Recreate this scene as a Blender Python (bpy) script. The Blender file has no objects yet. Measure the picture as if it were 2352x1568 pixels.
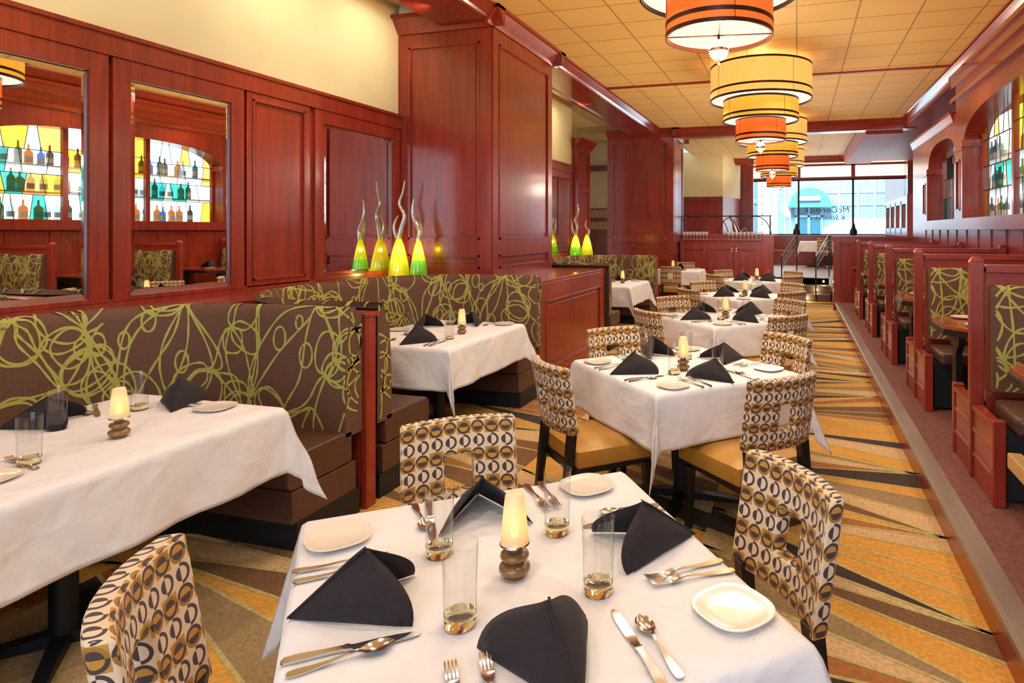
import bpy, bmesh, math, random
from mathutils import Vector, Matrix
R = math.radians
PI = math.pi
sc = bpy.context.scene
COL = sc.collection

# ------------------------------------------------------------------ camera, world, exposure
TH = math.atan(420 / 1440.0)
cam = bpy.data.cameras.new('camera'); camo = bpy.data.objects.new('camera', cam); COL.objects.link(camo)
camo.location = (0, 0, 1.54); camo.rotation_euler = (R(90), 0, TH)
cam.lens = 1440 / 2352 * 36; cam.sensor_width = 36
cam.shift_x = (1176 - 1410) / 2352; cam.shift_y = -(784 - 530) / 2352
cam.clip_start = 0.02; cam.clip_end = 200
sc.camera = camo
sc.view_settings.view_transform = 'Standard'; sc.view_settings.look = 'None'
sc.view_settings.gamma = 1; sc.view_settings.exposure = 0.0
sc.view_settings.use_curve_mapping = False
sc.cycles.use_denoising = True
sc.cycles.max_bounces = 7; sc.cycles.diffuse_bounces = 3; sc.cycles.glossy_bounces = 4
sc.cycles.use_adaptive_sampling = True; sc.cycles.adaptive_threshold = 0.05
sc.cycles.transmission_bounces = 6; sc.cycles.transparent_max_bounces = 14
sc.cycles.caustics_reflective = False; sc.cycles.caustics_refractive = False
sc.cycles.sample_clamp_indirect = 4
w = bpy.data.worlds.new('world'); sc.world = w; w.use_nodes = True
w.node_tree.nodes['Background'].inputs[0].default_value = (0.82, 0.9, 1.0, 1)
w.node_tree.nodes['Background'].inputs[1].default_value = 0.9


def light(name, kind, loc, energy, color, size=0.2, rot=(0, 0, 0), size_y=None, spot=None, blend=0.6):
    l = bpy.data.lights.new(name, kind); l.energy = energy; l.color = color
    if kind == 'AREA':
        l.size = size
        if size_y: l.shape = 'RECTANGLE'; l.size_y = size_y
        else: l.shape = 'DISK'
    elif kind == 'SPOT':
        l.shadow_soft_size = size; l.spot_size = R(spot or 100); l.spot_blend = blend
    else:
        l.shadow_soft_size = size
    o = bpy.data.objects.new(name, l); o.location = loc; o.rotation_euler = rot; COL.objects.link(o)
    return o


WARM = (1.0, 0.87, 0.73); NEUT = (1.0, 0.92, 0.84); COOL = (0.62, 0.8, 1.0)
# added fill spots under the ceiling, no fixtures, over the booths and the aisle
for x, y, e in [(-2.7, 1.7, 60), (-2.6, 4.3, 60), (-2.6, 9.2, 60), (-0.9, 0.6, 60), (-0.3, 2.3, 38), (0.35, 1.2, 38),
                (-1.6, 3.4, 40), (0.3, 4.6, 42), (-1.5, 5.8, 45), (-1.6, 8.6, 50), (0.3, 7.6, 45), (-1.6, 11.6, 60), (0.2, 10.8, 50),
                (1.45, 3.1, 34), (1.45, 4.8, 34), (1.45, 6.5, 34), (1.45, 8.3, 34), (1.45, 10.0, 34), (1.45, 11.7, 34),
                (-2.2, 16.0, 60), (0.5, 16.5, 60), (-1.5, 13.0, 60)]:
    light('fill_spot', 'SPOT', (x, y, 3.64), e * 0.95, WARM if x < 1 else NEUT, 0.05, spot=138, blend=0.5)
# added spots brightening the cream wall, no fixtures; then daylight through the street window
for y in (0.8, 2.4, 4.0, 5.2, 8.2, 10.0):
    light('wall_fill_spot', 'SPOT', (-3.3, y, 3.62), 30, (1.0, 0.92, 0.72), 0.05, (0, R(62), 0), spot=130, blend=0.9)
light('window_daylight', 'AREA', (0.9, 21.0, 2.5), 40, (0.75, 0.88, 1.0), 4.6, (R(-90), 0, 0), 2.0)
# added area lamps: one brightens the facade outside, one fills from behind the camera
light('street_daylight_fill', 'AREA', (0.5, 24.0, 8.5), 2600, (0.8, 0.93, 1.0), 6, (R(50), 0, 0), 4)
light('rear_fill', 'AREA', (0.2, -2.6, 2.2), 120, (0.72, 0.86, 1.0), 4.4, (R(80), 0, 0), 2.6)


# ------------------------------------------------------------------ materials
def new_mat(name):
    m = bpy.data.materials.new(name); m.use_nodes = True
    nt = m.node_tree; b = nt.nodes['Principled BSDF']
    return m, nt, b


def setp(b, **k):
    names = dict(col='Base Color', rough='Roughness', metal='Metallic', spec='Specular IOR Level', coat='Coat Weight', coatr='Coat Roughness',
                 trans='Transmission Weight', ior='IOR', sheen='Sheen Weight', emit='Emission Color', es='Emission Strength', alpha='Alpha')
    for a, v in k.items():
        if a in ('col', 'emit'): v = (*v, 1)
        b.inputs[names[a]].default_value = v


def plain(name, col, rough=0.6, noise=0.0, scale=20, bump=0.0, **k):
    m, nt, b = new_mat(name); setp(b, col=col, rough=rough, **k)
    if noise or bump:
        tc = nt.nodes.new('ShaderNodeTexCoord'); n = nt.nodes.new('ShaderNodeTexNoise')
        n.inputs['Scale'].default_value = scale; n.inputs['Detail'].default_value = 5
        nt.links.new(tc.outputs['Object'], n.inputs['Vector'])
        if noise:
            r = nt.nodes.new('ShaderNodeValToRGB')
            r.color_ramp.elements[0].position = 0.3; r.color_ramp.elements[1].position = 0.7
            r.color_ramp.elements[0].color = (*[c * (1 - noise) for c in col], 1)
            r.color_ramp.elements[1].color = (*[min(1, c * (1 + noise)) for c in col], 1)
            nt.links.new(n.outputs[0], r.inputs[0]); nt.links.new(r.outputs[0], b.inputs['Base Color'])
        if bump:
            bp = nt.nodes.new('ShaderNodeBump'); bp.inputs['Strength'].default_value = bump; bp.inputs['Distance'].default_value = 0.01
            nt.links.new(n.outputs[0], bp.inputs['Height']); nt.links.new(bp.outputs[0], b.inputs['Normal'])
    return m


def wood(name, c1, c2, axis=2, rough=0.3, coat=0.35):
    m, nt, b = new_mat(name); setp(b, rough=rough, coat=coat, coatr=0.12)
    tc = nt.nodes.new('ShaderNodeTexCoord'); mp = nt.nodes.new('ShaderNodeMapping')
    s = [14, 14, 14]; s[axis] = 0.9
    mp.inputs['Scale'].default_value = s
    n = nt.nodes.new('ShaderNodeTexNoise'); n.inputs['Scale'].default_value = 1.6; n.inputs['Detail'].default_value = 8
    n.inputs['Roughness'].default_value = 0.65; n.inputs['Distortion'].default_value = 0.6
    n2 = nt.nodes.new('ShaderNodeTexNoise'); n2.inputs['Scale'].default_value = 0.9; n2.inputs['Detail'].default_value = 2
    r = nt.nodes.new('ShaderNodeValToRGB')
    r.color_ramp.elements[0].position = 0.28; r.color_ramp.elements[1].position = 0.72
    r.color_ramp.elements[0].color = (*c1, 1); r.color_ramp.elements[1].color = (*c2, 1)
    mx = nt.nodes.new('ShaderNodeMix'); mx.data_type = 'FLOAT'; mx.inputs[0].default_value = 0.35
    nt.links.new(tc.outputs['Object'], mp.inputs[0]); nt.links.new(mp.outputs[0], n.inputs['Vector'])
    nt.links.new(tc.outputs['Object'], n2.inputs['Vector'])
    nt.links.new(n.outputs[0], mx.inputs[2]); nt.links.new(n2.outputs[0], mx.inputs[3])
    nt.links.new(mx.outputs[0], r.inputs[0]); nt.links.new(r.outputs[0], b.inputs['Base Color'])
    return m


M = {}
W1, W2 = (0.12, 0.012, 0.008), (0.44, 0.046, 0.017)
M['wood'] = wood('mahogany', W1, W2, 2)
M['woodx'] = wood('mahogany_x', W1, W2, 0)
M['woody'] = wood('mahogany_y', W1, W2, 1)
M['table_wood'] = wood('table_mahogany', (0.2, 0.03, 0.01), (0.5, 0.09, 0.03), 0, 0.12, 0.6)
M['palewood'] = wood('pale_wood', (0.45, 0.25, 0.09), (0.62, 0.38, 0.15), 1, 0.35, 0.3)
M['candlewood'] = wood('turned_wood', (0.16, 0.07, 0.02), (0.33, 0.16, 0.05), 0, 0.25, 0.6)
M['dark'] = plain('espresso', (0.008, 0.007, 0.008), 0.35)
M['black'] = plain('black', (0.006, 0.008, 0.011), 0.55)
M['iron'] = plain('wrought_iron', (0.02, 0.022, 0.028), 0.4, metal=0.6)
M['railmetal'] = plain('rail_steel', (0.25, 0.32, 0.36), 0.3, metal=0.8)
M['cream'] = plain('cream_paint', (0.86, 0.74, 0.42), 0.75, noise=0.03, scale=3)
M['vinyl'] = plain('brown_vinyl', (0.095, 0.042, 0.026), 0.38, noise=0.15, scale=30, bump=0.08)
M['bootht'] = plain('booth_brown', (0.13, 0.058, 0.034), 0.8, noise=0.12, scale=90, bump=0.15)
M['scrib'] = plain('scribble_green', (0.42, 0.40, 0.085), 0.75)
M['ochre_vinyl'] = plain('ochre_vinyl', (0.52, 0.26, 0.045), 0.4, noise=0.1, scale=8)
M['cloth'] = plain('white_linen', (0.84, 0.81, 0.80), 0.85, noise=0.02, scale=5, bump=0.6)
def linen():
    m, nt, b = new_mat('white_linen'); setp(b, col=(0.82, 0.79, 0.80), rough=0.85)
    tc = nt.nodes.new('ShaderNodeTexCoord'); prev = None
    for sc_, dist, st, det in ((2.6, 0.06, 0.55, 3), (9, 0.015, 0.5, 6), (300, 0.001, 0.3, 2)):
        n = nt.nodes.new('ShaderNodeTexNoise'); n.inputs['Scale'].default_value = sc_; n.inputs['Detail'].default_value = det
        n.inputs['Distortion'].default_value = 0.8
        nt.links.new(tc.outputs['Object'], n.inputs['Vector'])
        bp = nt.nodes.new('ShaderNodeBump'); bp.inputs['Strength'].default_value = st; bp.inputs['Distance'].default_value = dist
        nt.links.new(n.outputs[0], bp.inputs['Height'])
        if prev: nt.links.new(prev.outputs[0], bp.inputs['Normal'])
        prev = bp
    nt.links.new(prev.outputs[0], b.inputs['Normal']); return m


M['cloth'] = linen()
M['napkin'] = plain('dark_napkin', (0.017, 0.010, 0.013), 0.9, noise=0.2, scale=60, sheen=0.04)
M['porcelain'] = plain('porcelain', (0.82, 0.74, 0.64), 0.25, coat=0.5)
M['steel'] = plain('steel', (0.62, 0.60, 0.57), 0.16, metal=1.0)
M['brass'] = plain('brass', (0.7, 0.5, 0.3), 0.25, metal=1.0)
M['nosing'] = plain('ribbed_nosing', (0.30, 0.22, 0.17), 0.35, metal=0.5)
M['maroon'] = plain('maroon_carpet', (0.175, 0.062, 0.045), 0.95, noise=0.25, scale=35, bump=0.3)
M['greyfloor'] = plain('pale_floor', (0.42, 0.36, 0.33), 0.5, noise=0.1, scale=6)
M['white'] = plain('white_paint', (0.8, 0.8, 0.82), 0.5)
M['mirror'] = plain('mirror_glass', (0.93, 0.94, 0.95), 0.0, metal=1.0)
M['bevel'] = plain('mirror_bevel', (0.85, 0.9, 0.95), 0.04, metal=1.0)
M['silver'] = plain('polished_silver', (0.6, 0.62, 0.65), 0.12, metal=1.0)
M['lead'] = plain('lead_came', (0.02, 0.015, 0.015), 0.5)
M['rim'] = plain('bronze_rim', (0.045, 0.014, 0.008), 0.35, metal=0.5)


def ceiling_mat():
    m, nt, b = new_mat('ceiling_tile'); setp(b, rough=0.6)
    tc = nt.nodes.new('ShaderNodeTexCoord')
    br = nt.nodes.new('ShaderNodeTexBrick')
    br.offset = 0; br.inputs['Scale'].default_value = 1.0
    br.inputs['Brick Width'].default_value = 0.61; br.inputs['Row Height'].default_value = 0.55
    br.inputs['Mortar Size'].default_value = 0.009; br.inputs['Mortar Smooth'].default_value = 0.1
    br.inputs['Color1'].default_value = (0.90, 0.62, 0.24, 1); br.inputs['Color2'].default_value = (0.94, 0.66, 0.27, 1)
    br.inputs['Mortar'].default_value = (0.42, 0.30, 0.12, 1)
    nt.links.new(tc.outputs['Object'], br.inputs['Vector'])
    n = nt.nodes.new('ShaderNodeTexNoise'); n.inputs['Scale'].default_value = 120
    bp = nt.nodes.new('ShaderNodeBump'); bp.inputs['Strength'].default_value = 0.15
    nt.links.new(tc.outputs['Object'], n.inputs['Vector']); nt.links.new(n.outputs[0], bp.inputs['Height'])
    nt.links.new(bp.outputs[0], b.inputs['Normal']); nt.links.new(br.outputs['Color'], b.inputs['Base Color'])
    return m


M['ceil'] = ceiling_mat()


def carpet_mat(name, col):
    return plain(name, col, 0.97, noise=0.22, scale=55, bump=0.35)


CARP = [carpet_mat('carpet_gold', (0.60, 0.29, 0.045)), carpet_mat('carpet_tan', (0.56, 0.36, 0.17)),
        carpet_mat('carpet_brown', (0.17, 0.08, 0.03)), carpet_mat('carpet_rust', (0.34, 0.13, 0.035)),
        carpet_mat('carpet_dark', (0.045, 0.026, 0.018)), carpet_mat('carpet_olive', (0.29, 0.19, 0.085)),
        carpet_mat('carpet_line', (0.45, 0.36, 0.13))]


def chair_fabric():
    """circle-print fabric in UV metres: cells of 0.0485 m"""
    m, nt, b = new_mat('circle_print'); setp(b, rough=0.8, sheen=0.1)
    N = nt.nodes; L = nt.links

    def mth(op, a, c=None, cl=False):
        n = N.new('ShaderNodeMath'); n.operation = op; n.use_clamp = cl
        for i, v in enumerate((a, c)):
            if v is None: continue
            if isinstance(v, (int, float)): n.inputs[i].default_value = v
            else: L.new(v, n.inputs[i])
        return n.outputs[0]

    def mix(f, a, c):
        n = N.new('ShaderNodeMix'); n.data_type = 'RGBA'
        L.new(f, n.inputs[0])
        for i, v in ((6, a), (7, c)):
            if isinstance(v, tuple): n.inputs[i].default_value = (*v, 1)
            else: L.new(v, n.inputs[i])
        return n.outputs[2]

    uv = N.new('ShaderNodeUVMap'); sp = N.new('ShaderNodeSeparateXYZ'); L.new(uv.outputs[0], sp.inputs[0])
    cu = mth('DIVIDE', sp.outputs[0], 0.0485); cv = mth('DIVIDE', sp.outputs[1], 0.0475)
    fu = mth('SUBTRACT', mth('FRACT', cu), 0.5); fv = mth('SUBTRACT', mth('FRACT', cv), 0.5)
    iu = mth('FLOOR', cu); iv = mth('FLOOR', cv)
    rowB = mth('GREATER_THAN', mth('FRACT', mth('MULTIPLY', iv, 0.5)), 0.25)
    colB = mth('GREATER_THAN', mth('FRACT', mth('MULTIPLY', iu, 0.5)), 0.25)
    r = mth('SQRT', mth('ADD', mth('MULTIPLY', fu, fu), mth('MULTIPLY', fv, fv)))
    outer = mth('LESS_THAN', r, 0.485); inner = mth('LESS_THAN', r, 0.33)
    left = mth('LESS_THAN', fu, -0.03); top = mth('GREATER_THAN', fv, 0.0)
    cream = (0.74, 0.58, 0.40); dk = (0.065, 0.038, 0.040); och = (0.52, 0.25, 0.035); och2 = (0.36, 0.17, 0.02)
    # row A: open dark ring on the right side, dark half disc on the left
    ra = mix(inner, mix(left, dk, cream), mix(left, cream, dk))
    rowA = mix(outer, cream, ra)
    # row B: ochre / cream alternating ground, full ring, horizontally split disc
    gB = mix(colB, och, cream)
    dif = mth('ABSOLUTE', mth('SUBTRACT', top, colB))
    ringB = mix(dif, dk, och2)
    inB = mix(dif, och, dk)
    rB = mix(inner, ringB, inB)
    rowBc = mix(outer, gB, rB)
    col = mix(rowB, rowA, rowBc)
    L.new(col, b.inputs['Base Color'])
    return m


M['print'] = chair_fabric()


def clear_glass(name, tint=(0.975, 0.978, 0.97), refl=0.07):
    m = bpy.data.materials.new(name); m.use_nodes = True; nt = m.node_tree; nt.nodes.clear()
    o = nt.nodes.new('ShaderNodeOutputMaterial'); t = nt.nodes.new('ShaderNodeBsdfTransparent'); g = nt.nodes.new('ShaderNodeBsdfGlossy')
    t.inputs[0].default_value = (*tint, 1); g.inputs['Roughness'].default_value = 0.02
    mx = nt.nodes.new('ShaderNodeMixShader'); lw = nt.nodes.new('ShaderNodeLayerWeight'); lw.inputs[0].default_value = 0.22
    ed = nt.nodes.new('ShaderNodeValToRGB'); ed.color_ramp.elements[0].position = 0.45; ed.color_ramp.elements[0].color = (*tint, 1)
    ed.color_ramp.elements[1].position = 0.98; ed.color_ramp.elements[1].color = (*[c * 0.42 for c in tint], 1)
    nt.links.new(lw.outputs['Facing'], ed.inputs[0]); nt.links.new(ed.outputs[0], t.inputs[0])
    mr = nt.nodes.new('ShaderNodeMapRange'); mr.inputs[3].default_value = refl * 0.5; mr.inputs[4].default_value = 0.75
    nt.links.new(lw.outputs['Facing'], mr.inputs[0]); nt.links.new(mr.outputs[0], mx.inputs[0])
    pw = nt.nodes.new('ShaderNodeMath'); pw.operation = 'POWER'; pw.inputs[1].default_value = 3.0
    pw.inputs[1].default_value = 2.4; nt.links.new(lw.outputs['Facing'], pw.inputs[0]); nt.links.new(pw.outputs[0], mr.inputs[0])
    nt.links.new(t.outputs[0], mx.inputs[1]); nt.links.new(g.outputs[0], mx.inputs[2]); nt.links.new(mx.outputs[0], o.inputs[0])
    return m


def tinted(name, col, rough=0.1, refl=0.06, mixd=0.0):
    m = bpy.data.materials.new(name); m.use_nodes = True; nt = m.node_tree; nt.nodes.clear()
    o = nt.nodes.new('ShaderNodeOutputMaterial'); t = nt.nodes.new('ShaderNodeBsdfTransparent'); g = nt.nodes.new('ShaderNodeBsdfGlossy')
    t.inputs[0].default_value = (*col, 1); g.inputs['Roughness'].default_value = rough
    mx = nt.nodes.new('ShaderNodeMixShader'); mx.inputs[0].default_value = refl
    nt.links.new(g.outputs[0], mx.inputs[2])
    if mixd:
        d = nt.nodes.new('ShaderNodeBsdfDiffuse'); d.inputs[0].default_value = (*col, 1)
        tl = nt.nodes.new('ShaderNodeBsdfTranslucent'); tl.inputs[0].default_value = (*col, 1)
        a = nt.nodes.new('ShaderNodeMixShader'); a.inputs[0].default_value = 0.5
        nt.links.new(d.outputs[0], a.inputs[1]); nt.links.new(tl.outputs[0], a.inputs[2])
        c = nt.nodes.new('ShaderNodeMixShader'); c.inputs[0].default_value = mixd
        nt.links.new(t.outputs[0], c.inputs[1]); nt.links.new(a.outputs[0], c.inputs[2]); nt.links.new(c.outputs[0], mx.inputs[1])
    else:
        nt.links.new(t.outputs[0], mx.inputs[1])
    nt.links.new(mx.outputs[0], o.inputs[0])
    return m


def emis(name, col, s):
    m = bpy.data.materials.new(name); m.use_nodes = True; nt = m.node_tree; nt.nodes.clear()
    o = nt.nodes.new('ShaderNodeOutputMaterial'); e = nt.nodes.new('ShaderNodeEmission')
    e.inputs[0].default_value = (*col, 1); e.inputs[1].default_value = s
    nt.links.new(e.outputs[0], o.inputs[0]); return m


def shade_mat(name, col, s):
    """glowing fabric of a lamp shade, slightly uneven weave"""
    m, nt, b = new_mat(name); setp(b, col=col, rough=0.5, emit=col, es=s, coat=0.2)
    tc = nt.nodes.new('ShaderNodeTexCoord'); mp = nt.nodes.new('ShaderNodeMapping'); mp.inputs['Scale'].default_value = (9, 9, 1.2)
    n = nt.nodes.new('ShaderNodeTexNoise'); n.inputs['Scale'].default_value = 5
    nt.links.new(tc.outputs['Object'], mp.inputs[0]); nt.links.new(mp.outputs[0], n.inputs['Vector'])
    mr = nt.nodes.new('ShaderNodeMapRange'); mr.inputs[3].default_value = s * 0.75; mr.inputs[4].default_value = s * 1.25
    nt.links.new(n.outputs[0], mr.inputs[0]); nt.links.new(mr.outputs[0], b.inputs['Emission Strength'])
    return m


M['glass'] = clear_glass('clear_glass')
M['glassbase'] = plain('glass_base', (0.88, 0.82, 0.52), 0.03, trans=1.0, ior=1.45)
M['crystal'] = plain('crystal', (1.0, 0.9, 0.8), 0.0, trans=1.0, ior=1.5)
M['sh_top'] = shade_mat('shade_amber', (1.0, 0.53, 0.13), 0.80)
M['sh_mid'] = shade_mat('shade_gold', (1.0, 0.50, 0.05), 0.55)
M['sh_low'] = shade_mat('shade_orange', (0.95, 0.14, 0.012), 0.62)
M['diffuser'] = emis('lamp_diffuser', (1.0, 0.83, 0.66), 1.25)
M['candleshade'] = tinted('frosted_candle_shade', (0.98, 0.82, 0.62), 0.4, 0.05, 0.88)
M['flame'] = emis('candle_glow', (1.0, 0.50, 0.12), 8)
M['backlight'] = emis('bar_backlight', (0.80, 1.0, 1.0), 3.2)
M['transom'] = emis('lit_transom', (1.0, 0.82, 0.55), 2.4)
M['steplamp'] = emis('step_lamp', (1.0, 0.9, 0.55), 22)
M['y_glass'] = tinted('yellow_art_glass', (0.92, 0.90, 0.03), 0.05, 0.08, 0.75)
M['a_glass'] = tinted('amber_art_glass', (0.95, 0.78, 0.03), 0.05, 0.08, 0.75)
M['g_glass'] = tinted('green_art_glass', (0.30, 0.75, 0.04), 0.05, 0.08, 0.70)
M['win_glass'] = clear_glass('window_glass', (0.95, 0.98, 1.0), 0.05)
PANE = [tinted('pane_' + n, c, 0.12, 0.14, d) for n, c, d in [('clear', (0.93, 0.97, 0.97), 0.05), ('amber', (1.0, 0.58, 0.05), 0.1), ('orange', (0.95, 0.42, 0.12), 0.1),
        ('teal', (0.05, 0.50, 0.42), 0.05), ('cream', (0.95, 0.85, 0.62), 0.2), ('dark', (0.05, 0.10, 0.10), 0.1), ('milk', (0.85, 0.88, 0.9), 0.45)]]


# ------------------------------------------------------------------ mesh helpers
class MB:
    def __init__(s): s.v = []; s.f = []; s.m = []; s.uv = []

    def add(s, vs, fs, mat=0, uvs=None):
        o = len(s.v); s.v += [tuple(v) for v in vs]
        for i, f in enumerate(fs):
            s.f.append([o + k for k in f]); s.m.append(mat if isinstance(mat, int) else mat[i])
            s.uv.append([uvs[k] for k in f] if uvs else None)
        return s

    def box(s, x0, x1, y0, y1, z0, z1, mat=0):
        vs = [(x, y, z) for z in (z0, z1) for y in (y0, y1) for x in (x0, x1)]
        return s.add(vs, [(0, 2, 3, 1), (4, 5, 7, 6), (0, 1, 5, 4), (2, 6, 7, 3), (0, 4, 6, 2), (1, 3, 7, 5)], mat)

    def obox(s, o, u, v, n, u0, u1, v0, v1, n0, n1, mat=0):
        o, u, v, n = map(Vector, (o, u, v, n))
        vs = [o + u * a + v * b + n * c for c in (n0, n1) for b in (v0, v1) for a in (u0, u1)]
        return s.add(vs, [(0, 2, 3, 1), (4, 5, 7, 6), (0, 1, 5, 4), (2, 6, 7, 3), (0, 4, 6, 2), (1, 3, 7, 5)], mat)

    def extr(s, poly, a0, a1, axis='y', mat=0):
        n = len(poly)
        def P(p, a): return (p[0], a, p[1]) if axis == 'y' else ((a, p[0], p[1]) if axis == 'x' else (p[0], p[1], a))
        vs = [P(p, a0) for p in poly] + [P(p, a1) for p in poly]
        fs = [(i, (i + 1) % n, n + (i + 1) % n, n + i) for i in range(n)] + [tuple(range(n))[::-1], tuple(range(n, 2 * n))]
        return s.add(vs, fs, mat)

    def lathe(s, prof, seg=24, c=(0, 0, 0), mat=0, cap=True, mats=None):
        vs = []; fs = []; ms = []
        for r, z in prof:
            for i in range(seg):
                a = 2 * PI * i / seg; vs.append((c[0] + r * math.cos(a), c[1] + r * math.sin(a), c[2] + z))
        for j in range(len(prof) - 1):
            for i in range(seg):
                k = (i + 1) % seg
                fs.append((j * seg + i, j * seg + k, (j + 1) * seg + k, (j + 1) * seg + i)); ms.append(mats[j] if mats else mat)
        if cap:
            if prof[0][0] > 1e-4: fs.append(tuple(range(seg))[::-1]); ms.append(ms[0])
            if prof[-1][0] > 1e-4: fs.append(tuple(range((len(prof) - 1) * seg, len(prof) * seg))); ms.append(ms[-1])
        return s.add(vs, fs, ms)

    def tube(s, pts, rad, seg=8, mat=0):
        pts = [Vector(p) for p in pts]; n = len(pts)
        if isinstance(rad, (int, float)): rad = [rad] * n
        vs = []; fs = []
        t0 = (pts[1] - pts[0]).normalized(); up = Vector((0, 0, 1)) if abs(t0.z) < 0.9 else Vector((1, 0, 0))
        a = t0.cross(up).normalized()
        for i in range(n):
            t = (pts[min(i + 1, n - 1)] - pts[max(i - 1, 0)]).normalized()
            a = (a - t * a.dot(t)).normalized(); b = t.cross(a)
            for k in range(seg):
                q = 2 * PI * k / seg; vs.append(pts[i] + (a * math.cos(q) + b * math.sin(q)) * rad[i])
        for i in range(n - 1):
            for k in range(seg):
                l = (k + 1) % seg; fs.append((i * seg + k, i * seg + l, (i + 1) * seg + l, (i + 1) * seg + k))
        fs += [tuple(range(seg))[::-1], tuple(range((n - 1) * seg, n * seg))]
        return s.add(vs, fs, mat)

    def grid(s, fn, nu, nv, mat=0, uvf=None, flip=False):
        vs = [fn(i / nu, j / nv) for j in range(nv + 1) for i in range(nu + 1)]
        uvs = [uvf(i / nu, j / nv) for j in range(nv + 1) for i in range(nu + 1)] if uvf else None
        fs = []
        for j in range(nv):
            for i in range(nu):
                q = (j * (nu + 1) + i, j * (nu + 1) + i + 1, (j + 1) * (nu + 1) + i + 1, (j + 1) * (nu + 1) + i)
                fs.append(q[::-1] if flip else q)
        return s.add(vs, fs, mat, uvs)

    def build(s, name, mats, parent=None, smooth=False, bevel=0, solid=0, subsurf=0, seg=2, angle=40):
        me = bpy.data.meshes.new(name); me.from_pydata(s.v, [], s.f)
        if not isinstance(mats, (list, tuple)): mats = [mats]
        for m in mats: me.materials.append(m)
        me.polygons.foreach_set('material_index', s.m)
        if any(u for u in s.uv):
            l = me.uv_layers.new(name='UVMap'); k = 0
            for u in s.uv: pass
            for p, u in zip(me.polygons, s.uv):
                if u:
                    for li, c in zip(p.loop_indices, u): l.data[li].uv = c
        if smooth:
            for p in me.polygons: p.use_smooth = True
        me.update()
        o = bpy.data.objects.new(name, me); COL.objects.link(o)
        if parent: o.parent = parent
        if smooth and smooth != 'all':
            bm = bmesh.new(); bm.from_mesh(me)
            for e in bm.edges:
                if len(e.link_faces) == 2 and e.calc_face_angle(0) > R(angle): e.smooth = False
            bm.to_mesh(me); bm.free()
        if solid:
            md = o.modifiers.new('solid', 'SOLIDIFY'); md.thickness = solid; md.offset = 0
        if bevel:
            md = o.modifiers.new('bevel', 'BEVEL'); md.width = bevel; md.segments = seg; md.limit_method = 'ANGLE'; md.angle_limit = R(45)
            md.harden_normals = False
        if subsurf:
            md = o.modifiers.new('sub', 'SUBSURF'); md.levels = subsurf; md.render_levels = subsurf
        return o


def fixn(o):
    bm = bmesh.new(); bm.from_mesh(o.data); bmesh.ops.recalc_face_normals(bm, faces=bm.faces); bm.to_mesh(o.data); bm.free(); return o


def tag(o, label=None, cat=None, group=None, kind=None):
    if label: o['label'] = label
    if cat: o['category'] = cat
    if group: o['group'] = group
    if kind: o['kind'] = kind
    return o


def empty(name, loc=(0, 0, 0), rz=0, **k):
    o = bpy.data.objects.new(name, None); COL.objects.link(o); o.location = loc; o.rotation_euler = (0, 0, rz); o.empty_display_size = 0.05
    return tag(o, **k)


CH = {}
def copy_tree(o, parent=None):
    c = o.copy(); COL.objects.link(c); c.parent = parent
    for ch in [x for x in o.children]: copy_tree(ch, c)
    return c


USED = set()
def place(proto, loc, rz, label, cat, group=None):
    o = proto if proto.name not in USED else copy_tree(proto)
    USED.add(proto.name)
    o.location = loc; o.rotation_euler = (0, 0, rz)
    for k in ('label', 'category', 'group'):
        if k in o: del o[k]
    return tag(o, label, cat, group)


def struct(o, label=None):
    o['kind'] = 'structure'
    if label: o['label'] = label
    return o


# ------------------------------------------------------------------ floors
random.seed(4)
floor = MB()
floor.add([(-6, -2.5, 0), (0.74, -2.5, 0), (0.74, 16, 0), (-6, 16, 0)], [(0, 1, 2, 3)], 2)
bands = [(-4.6, -3.0), (-3.0, -1.7), (-1.7, -0.45), (-0.45, 0.74)]
rnd = random.Random(11)
seq = [0, 4, 1, 3, 0, 2, 1, 5, 0, 4, 3, 1, 5, 0, 2, 1, 4, 0]
for bi, (xa, xb) in enumerate(bands):
    yl = yr = -1.0; k = rnd.randrange(18); side = 0; left = 3
    while min(yl, yr) < 14.4:
        c = seq[k % len(seq)]; k += 1
        if rnd.random() < 0.25: c = rnd.choice([0, 1, 3, 0, 2])
        step = rnd.uniform(0.13, 0.30)
        if abs(yl - yr) > 0.75: side = 0 if yl < yr else 1; left = rnd.randint(2, 4)
        if side == 0:
            tri = [(xa, yl), (xb, yr), (xa, yl + step)]; yl += step
        else:
            tri = [(xa, yl), (xb, yr), (xb, yr + step)]; yr += step
        left -= 1
        if left <= 0: side = 1 - side; left = rnd.randint(2, 5)
        floor.add([(x, y, 0.002) for x, y in tri], [(0, 1, 2)], c)
        # thin border line along the long edge
        p, q = Vector((*tri[0], 0)), Vector((*tri[1], 0))
        d = (q - p).normalized(); nn = Vector((-d.y, d.x, 0)) * 0.009
        floor.add([(v.x, v.y, 0.003) for v in (p - nn, q - nn, q + nn, p + nn)], [(0, 1, 2, 3)], 6)
for x in (-3.0, -1.7, -0.45):
    pass
struct(floor.build('floor', CARP))
f = MB().box(0.74, 3.6, -2.5, 14.9, 0.0, 0.166)
struct(f.build('floor_platform', M['maroon']))
tr = MB().box(0.715, 0.742, -2.5, 12.78, 0.0, 0.135, 0).build('trim_1', M['woody'], bevel=0.003)
struct(tr)
tr = MB().extr([(0.70, 0.135), (0.80, 0.135), (0.80, 0.172), (0.715, 0.172), (0.70, 0.16)], -2.5, 12.78, 'y')
for i in range(5): tr.box(0.722 + i * 0.012, 0.728 + i * 0.012, -2.5, 12.78, 0.172, 0.1745)
struct(tr.build('trim_2', M['nosing']))
struct(MB().box(-6.5, 4.2, 14.9, 21.5, 0.0, 0.48).build('floor_terrace', M['greyfloor']))

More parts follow.
